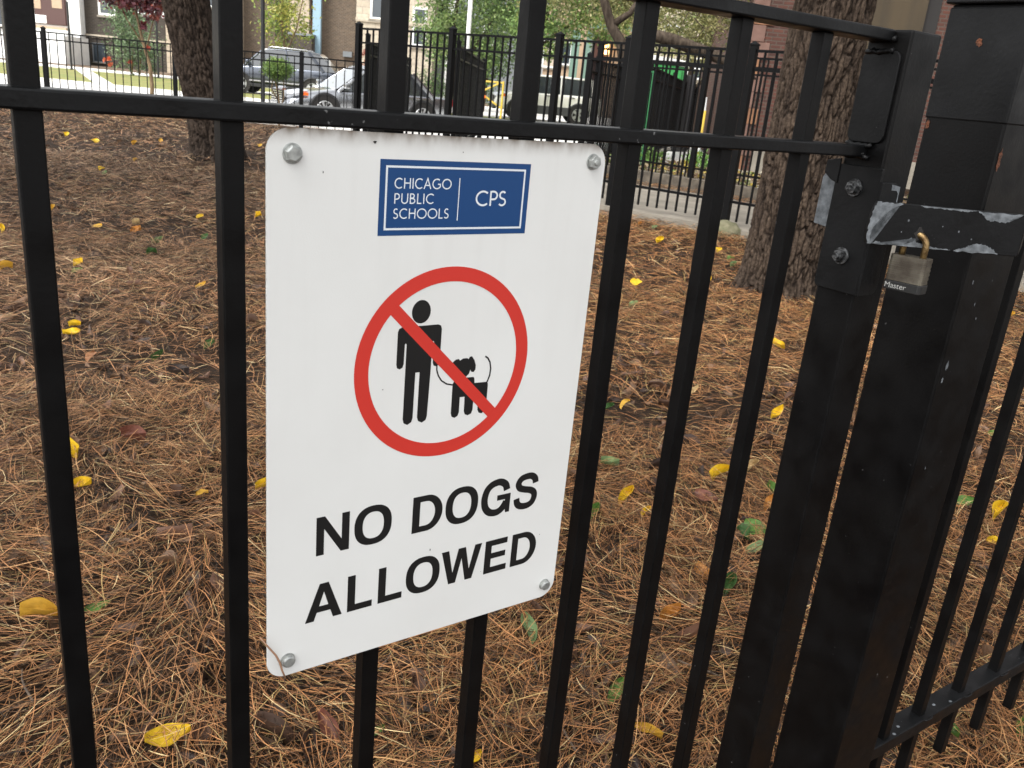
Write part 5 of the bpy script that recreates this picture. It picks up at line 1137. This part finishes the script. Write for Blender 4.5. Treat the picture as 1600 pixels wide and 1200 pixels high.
# 1. white entrance with maroon door at the far left
t, w_, a_ = house(-140, 134, HD, 9, 8.5, 'white fronted house with maroon door and white entrance steps', 'white_paint')
x0, x1, z0, z1 = wrect(t, a_, HD, 50, -40, 106, 41)
B('door_surround', x0 - .02, x1 + .02, -.06, .0, z0, z1, M['maroon'], t)
dr = B('door', x0 + .05, x1 - .05, -.12, -.065, z0 + .02, z1, M['maroon'], t)
for (ua, ub) in ((50, 66), (80, 99)):
    q_ = wrect(t, a_, HD, ua, -30, ub, 14); B('door_panel', q_[0], q_[1], -.14, -.12, q_[2], q_[3], M['tan_paint'], dr)
q_ = wrect(t, a_, HD, 50, 22, 75, 37); B('notice', q_[0], q_[1], -.15, -.125, q_[2], q_[3], M['white_paint'], dr)
q_ = wrect(t, a_, HD, 46, 38, 110, 49); B('threshold', q_[0], q_[1], -.5, -.0, q_[2], q_[3], M['tan_paint'], t)
stp = MB()
for k in range(9):
    hh = (q_[2]) * (1 - k / 9); stp.box(q_[0] - .4, q_[1] + .3, -.5 - .28 * (k + 1), -.5 - .28 * k, 0, hh)
stp.build('steps', M['white_paint'], t)
q2 = wrect(t, a_, HD, 106, -60, 133, 100); B('pilaster', q2[0], q2[1], -.25, 0, 0, 8.3, M['white_paint'], t)
B('stoop_wall', q_[1] + .32, q_[1] + .32 + .9, -3.0, -.26, 0, 1.5, M['white_paint'], t)
B('cornice', -.2, w_ + .05, -.45, 0, 8.52, 8.9, M['white_paint'], t)
q_ = wrect(t, a_, HD, -40, -40, 20, 40); window(t, *q_)
# 2. dark brick house
t, w_, a_ = house(134.6, 262, HD + .5, 9, 8.2, 'dark brick house with white framed window behind the red leaved tree', 'dark_brick')
q_ = wrect(t, a_, HD + .5, 153, -60, 178, 22); window(t, *q_, fw=.12)
q_ = wrect(t, a_, HD + .5, 146, 68, 166, 97); window(t, *q_, fr='grey_paint', mullion=False, fw=.05)
q_ = wrect(t, a_, HD + .5, 215, -60, 240, 22); window(t, *q_, fw=.1)
B('water_table', 0, w_, -.1, 0, 1.6, 1.78, M['stone'], t); B('cornice', 0, w_, -.4, 0, 8.22, 8.6, M['brown_brick'], t)
# 3. tan stone base with white ledge
t, w_, a_ = house(262.6, 372, HD, 9, 8.6, 'tan stone house with white ledge hidden mostly by the leaning trunk', 'tan_stone')
q_ = wrect(t, a_, HD, 256, 20, 372, 40); B('ledge', 0.0, w_, -.5, 0, q_[2], q_[3], M['white_paint'], t)
q_ = wrect(t, a_, HD, 310, -60, 345, 10); window(t, *q_)
B('cornice', 0, w_, -.4, 0, 8.62, 9, M['white_paint'], t)
# 4. brown house with porch
t, w_, a_ = house(372.6, 552, HD + 1.2, 9, 8.8, 'brown brick house with tan porch columns and a pale blue post', 'brown_brick')
D4 = HD + 1.2
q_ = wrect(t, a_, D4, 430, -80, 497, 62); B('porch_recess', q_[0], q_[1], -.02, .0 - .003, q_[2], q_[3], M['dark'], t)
for ua, ub, mk in ((437, 457, 'wood_brown'), (458, 486, 'tan_stone')):
    q_ = wrect(t, a_, D4, ua, -90, ub, 62); B('porch_column' if mk == 'tan_stone' else 'inner_wall', q_[0], q_[1], -.55 if mk == 'tan_stone' else -.2, -.03, q_[2], q_[3], M[mk], t)
q_ = wrect(t, a_, D4, 486, -80, 494, 57); dr = B('door', q_[0], q_[1], -.12, -.05, q_[2], q_[3], M['orange_wood'], t); B('door_pane', q_[0] + .1, q_[1] - .1, -.135, -.121, q_[2] + .9, q_[3] - .2, M['glass'], dr)
q_ = wrect(t, a_, D4, 496, -110, 505, 90); B('blue_post', q_[0], q_[1], -.8, -.5, max(q_[2], 0), q_[3], M['blue_paint'], t)
q_ = wrect(t, a_, D4, 463, 56, 497, 84); B('stoop', q_[0], q_[1], -1.6, -.56, 0, q_[3], M['dark_brick'], t); B('stoop_cap', q_[0] - .05, q_[1] + .05, -1.65, -.5, q_[3] + .003, q_[3] + .12, M['grey_paint'], t)
q_ = wrect(t, a_, D4, 430, -118, 506, -106); B('porch_roof', q_[0], q_[1], -1.9, 0, q_[2], q_[3], M['roof'], t)
q_ = wrect(t, a_, D4, 537, 80, 552, 90); B('meter_box', q_[0], q_[1] - .05, -.2, 0, q_[2], q_[3], M['grey_paint'], t)
# 5. greystone
t, w_, a_ = house(552.6, 672, HD, 9, 9.2, 'beige greystone house with white framed sash window', 'stone')
q_ = wrect(t, a_, HD, 649, 14, 662, 70); window(t, *q_, fw=.12)
q_ = wrect(t, a_, HD, 584, -40, 618, 30); window(t, *q_, fw=.12)
for zz in (3.9, 6.6): B('string_course', 0, w_, -.12, 0, zz, zz + .2, M['stone'], t)
B('cornice', 0, w_, -.45, 0, 9.22, 9.7, M['stone'], t)
# 6. dark porch house
t, w_, a_ = house(672.6, 842, HD + 2, 9, 8.0, 'grey house with dark covered porch behind the green leafy tree', 'grey_paint')
D6 = HD + 2
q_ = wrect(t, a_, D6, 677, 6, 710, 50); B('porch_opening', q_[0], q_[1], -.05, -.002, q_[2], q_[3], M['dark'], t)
q_ = wrect(t, a_, D6, 674, 0, 716, 6); B('porch_beam', q_[0], q_[1], -.9, 0, q_[2], q_[3], M['white_paint'], t)
q_ = wrect(t, a_, D6, 674, 4, 680, 60); B('porch_post', q_[0], q_[1], -.9, -.65, 0, q_[3], M['white_paint'], t)
q_ = wrect(t, a_, D6, 704, 4, 710, 60); B('porch_post', q_[0], q_[1], -.9, -.65, 0, q_[3], M['white_paint'], t)
q_ = wrect(t, a_, D6, 760, 20, 785, 70); window(t, *q_)
MB().prism([(-.3, 8.0), (w_ + .3, 8.0), (w_ / 2, 11)], -.5, 9.2).build('roof', M['roof'], t)
# 7. house with warm lamp
t, w_, a_ = house(844, 1004, HD - 1, 9, 7.4, 'tan house with dull green porch trim and a lit porch lamp', 'tan_paint')
D7 = HD - 1
q_ = wrect(t, a_, D7, 918, 16, 972, 34); MB().add([(q_[0], -1.8, q_[2]), (q_[1], -1.8, q_[2]), (q_[1], 0, q_[3]), (q_[0], 0, q_[3]), (q_[0], -1.8, q_[2] - .2), (q_[1], -1.8, q_[2] - .2), (q_[1], 0, q_[2] - .2), (q_[0], 0, q_[2] - .2)], [(0, 1, 2, 3), (4, 7, 6, 5), (0, 4, 5, 1), (1, 5, 6, 2), (0, 3, 7, 4)]).build('porch_roof', M['roof'], t)
q_ = wrect(t, a_, D7, 920, 35, 1000, 54); B('porch_trim', q_[0], q_[1], -1.75, -1.6, q_[2], q_[3], M['teal_paint'], t)
q_ = wrect(t, a_, D7, 926, 54, 945, 100); dr = B('door', q_[0], q_[1], -.12, -.002, 0, q_[3], M['maroon'], t); B('handle', q_[0] + .06, q_[0] + .12, -.18, -.12, 1.0, 1.12, M['brass'], dr)
q_ = wrect(t, a_, D7, 942, 68, 950, 86); ln = B('porch_lamp', q_[0], q_[1], -.5, -.3, q_[2], q_[3], M['lampglow'], t, .03); B('lamp_cap', q_[0] - .05, q_[1] + .05, -.55, -.25, q_[3] + .002, q_[3] + .08, M['plasticblack'], ln); B('lamp_bracket', q_[0] + .1, q_[0] + .16, -.3, 0, q_[3] - .1, q_[3] - .03, M['plasticblack'], ln)
q_ = wrect(t, a_, D7, 852, 66, 864, 104); window(t, *q_, mullion=False, curtain='curtain')
q_ = wrect(t, a_, D7, 877, 66, 889, 100); window(t, *q_, mullion=False)
for uu in (894, 916): q_ = wrect(t, a_, D7, uu, 50, uu + 6, 110); B('porch_post', q_[0], q_[1], -1.7, -1.5, 0, q_[3], M['teal_paint'], t)
MB().prism([(-.3, 7.4), (w_ + .3, 7.4), (w_ / 2, 10.4)], -.5, 9.2).build('roof', M['roof'], t)
# 8. pale house behind the green container
t, w_, a_ = house(1006, 1165, HD - 3, 9, 7.4, 'pale stone house behind the bright green container', 'stone')
q_ = wrect(t, a_, HD - 3, 1078, 92, 1092, 122); window(t, *q_)
q_ = wrect(t, a_, HD - 3, 1040, 40, 1056, 74); window(t, *q_)
MB().prism([(-.3, 7.4), (w_ + .3, 7.4), (w_ / 2, 10.2)], -.5, 9.2).build('roof', M['roof'], t)
# houses beyond both borders so that the street goes on
for (u0, u1, mk, lab) in ((-420, -141, 'brown_brick', 'brown brick house beyond the left border'), (-800, -421, 'stone', 'greystone house far beyond the left border')):
    t, w_, a_ = house(u0, u1, HD, 9, 8.4, lab, mk); B('cornice', 0, w_, -.4, 0, 8.42, 8.8, M['white_paint'], t)
    for k in range(3): x = w_ * (k + .5) / 3; window(t, x - .5, x + .5, 2.4, 4.2)

# ------------------------------------------------------------------ school building on the right
DS = 19.0; a_, _ = pd(1166, 100, DS)
t = at('school_building', a_, DS, 0, 'red brick school building with pink stone corner blocks behind the big pine trunk', 'building', rz=R_(-6))
B('wall', .0, 26, 0, 14, 0, 11, M['school_brick'], t)
for k in range(34):
    z = .02 + k * .32; m_ = M['pink_stone'] if (k % 3) else M['orange_stone']
    B('quoin_block', -.03, (.40 if k % 2 else .27), -.035, .35, z, z + .31, m_, t, .008)
def sx(u, v): a1, b1 = pd(u, v, DS - .1); return a1 - a_, b1
x0 = sx(1352, 10)[0]; x1 = sx(1440, 10)[0]; xb = sx(1462, 10)[0]; zt0 = sx(1400, 5)[1]
x0 /= math.cos(R_(6)); x1 /= math.cos(R_(6)); xb /= math.cos(R_(6))
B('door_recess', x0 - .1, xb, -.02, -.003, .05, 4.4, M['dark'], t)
B('wooden_door', x0, x1, -.10, -.022, .05, 4.2, M['wood_brown'], t)
B('stone_base', .42, 26, -.06, -.004, 0, .55, M['concrete'], t)
for x in (9, 12.5, 16, 19.5):
    for zz in (1.6, 5.4): window(t, x, x + 1.3, zz, zz + 2.0, y=-.01)
B('parapet', -.05, 26.05, -.08, 14.05, 11.003, 11.35, M['concrete'], t)
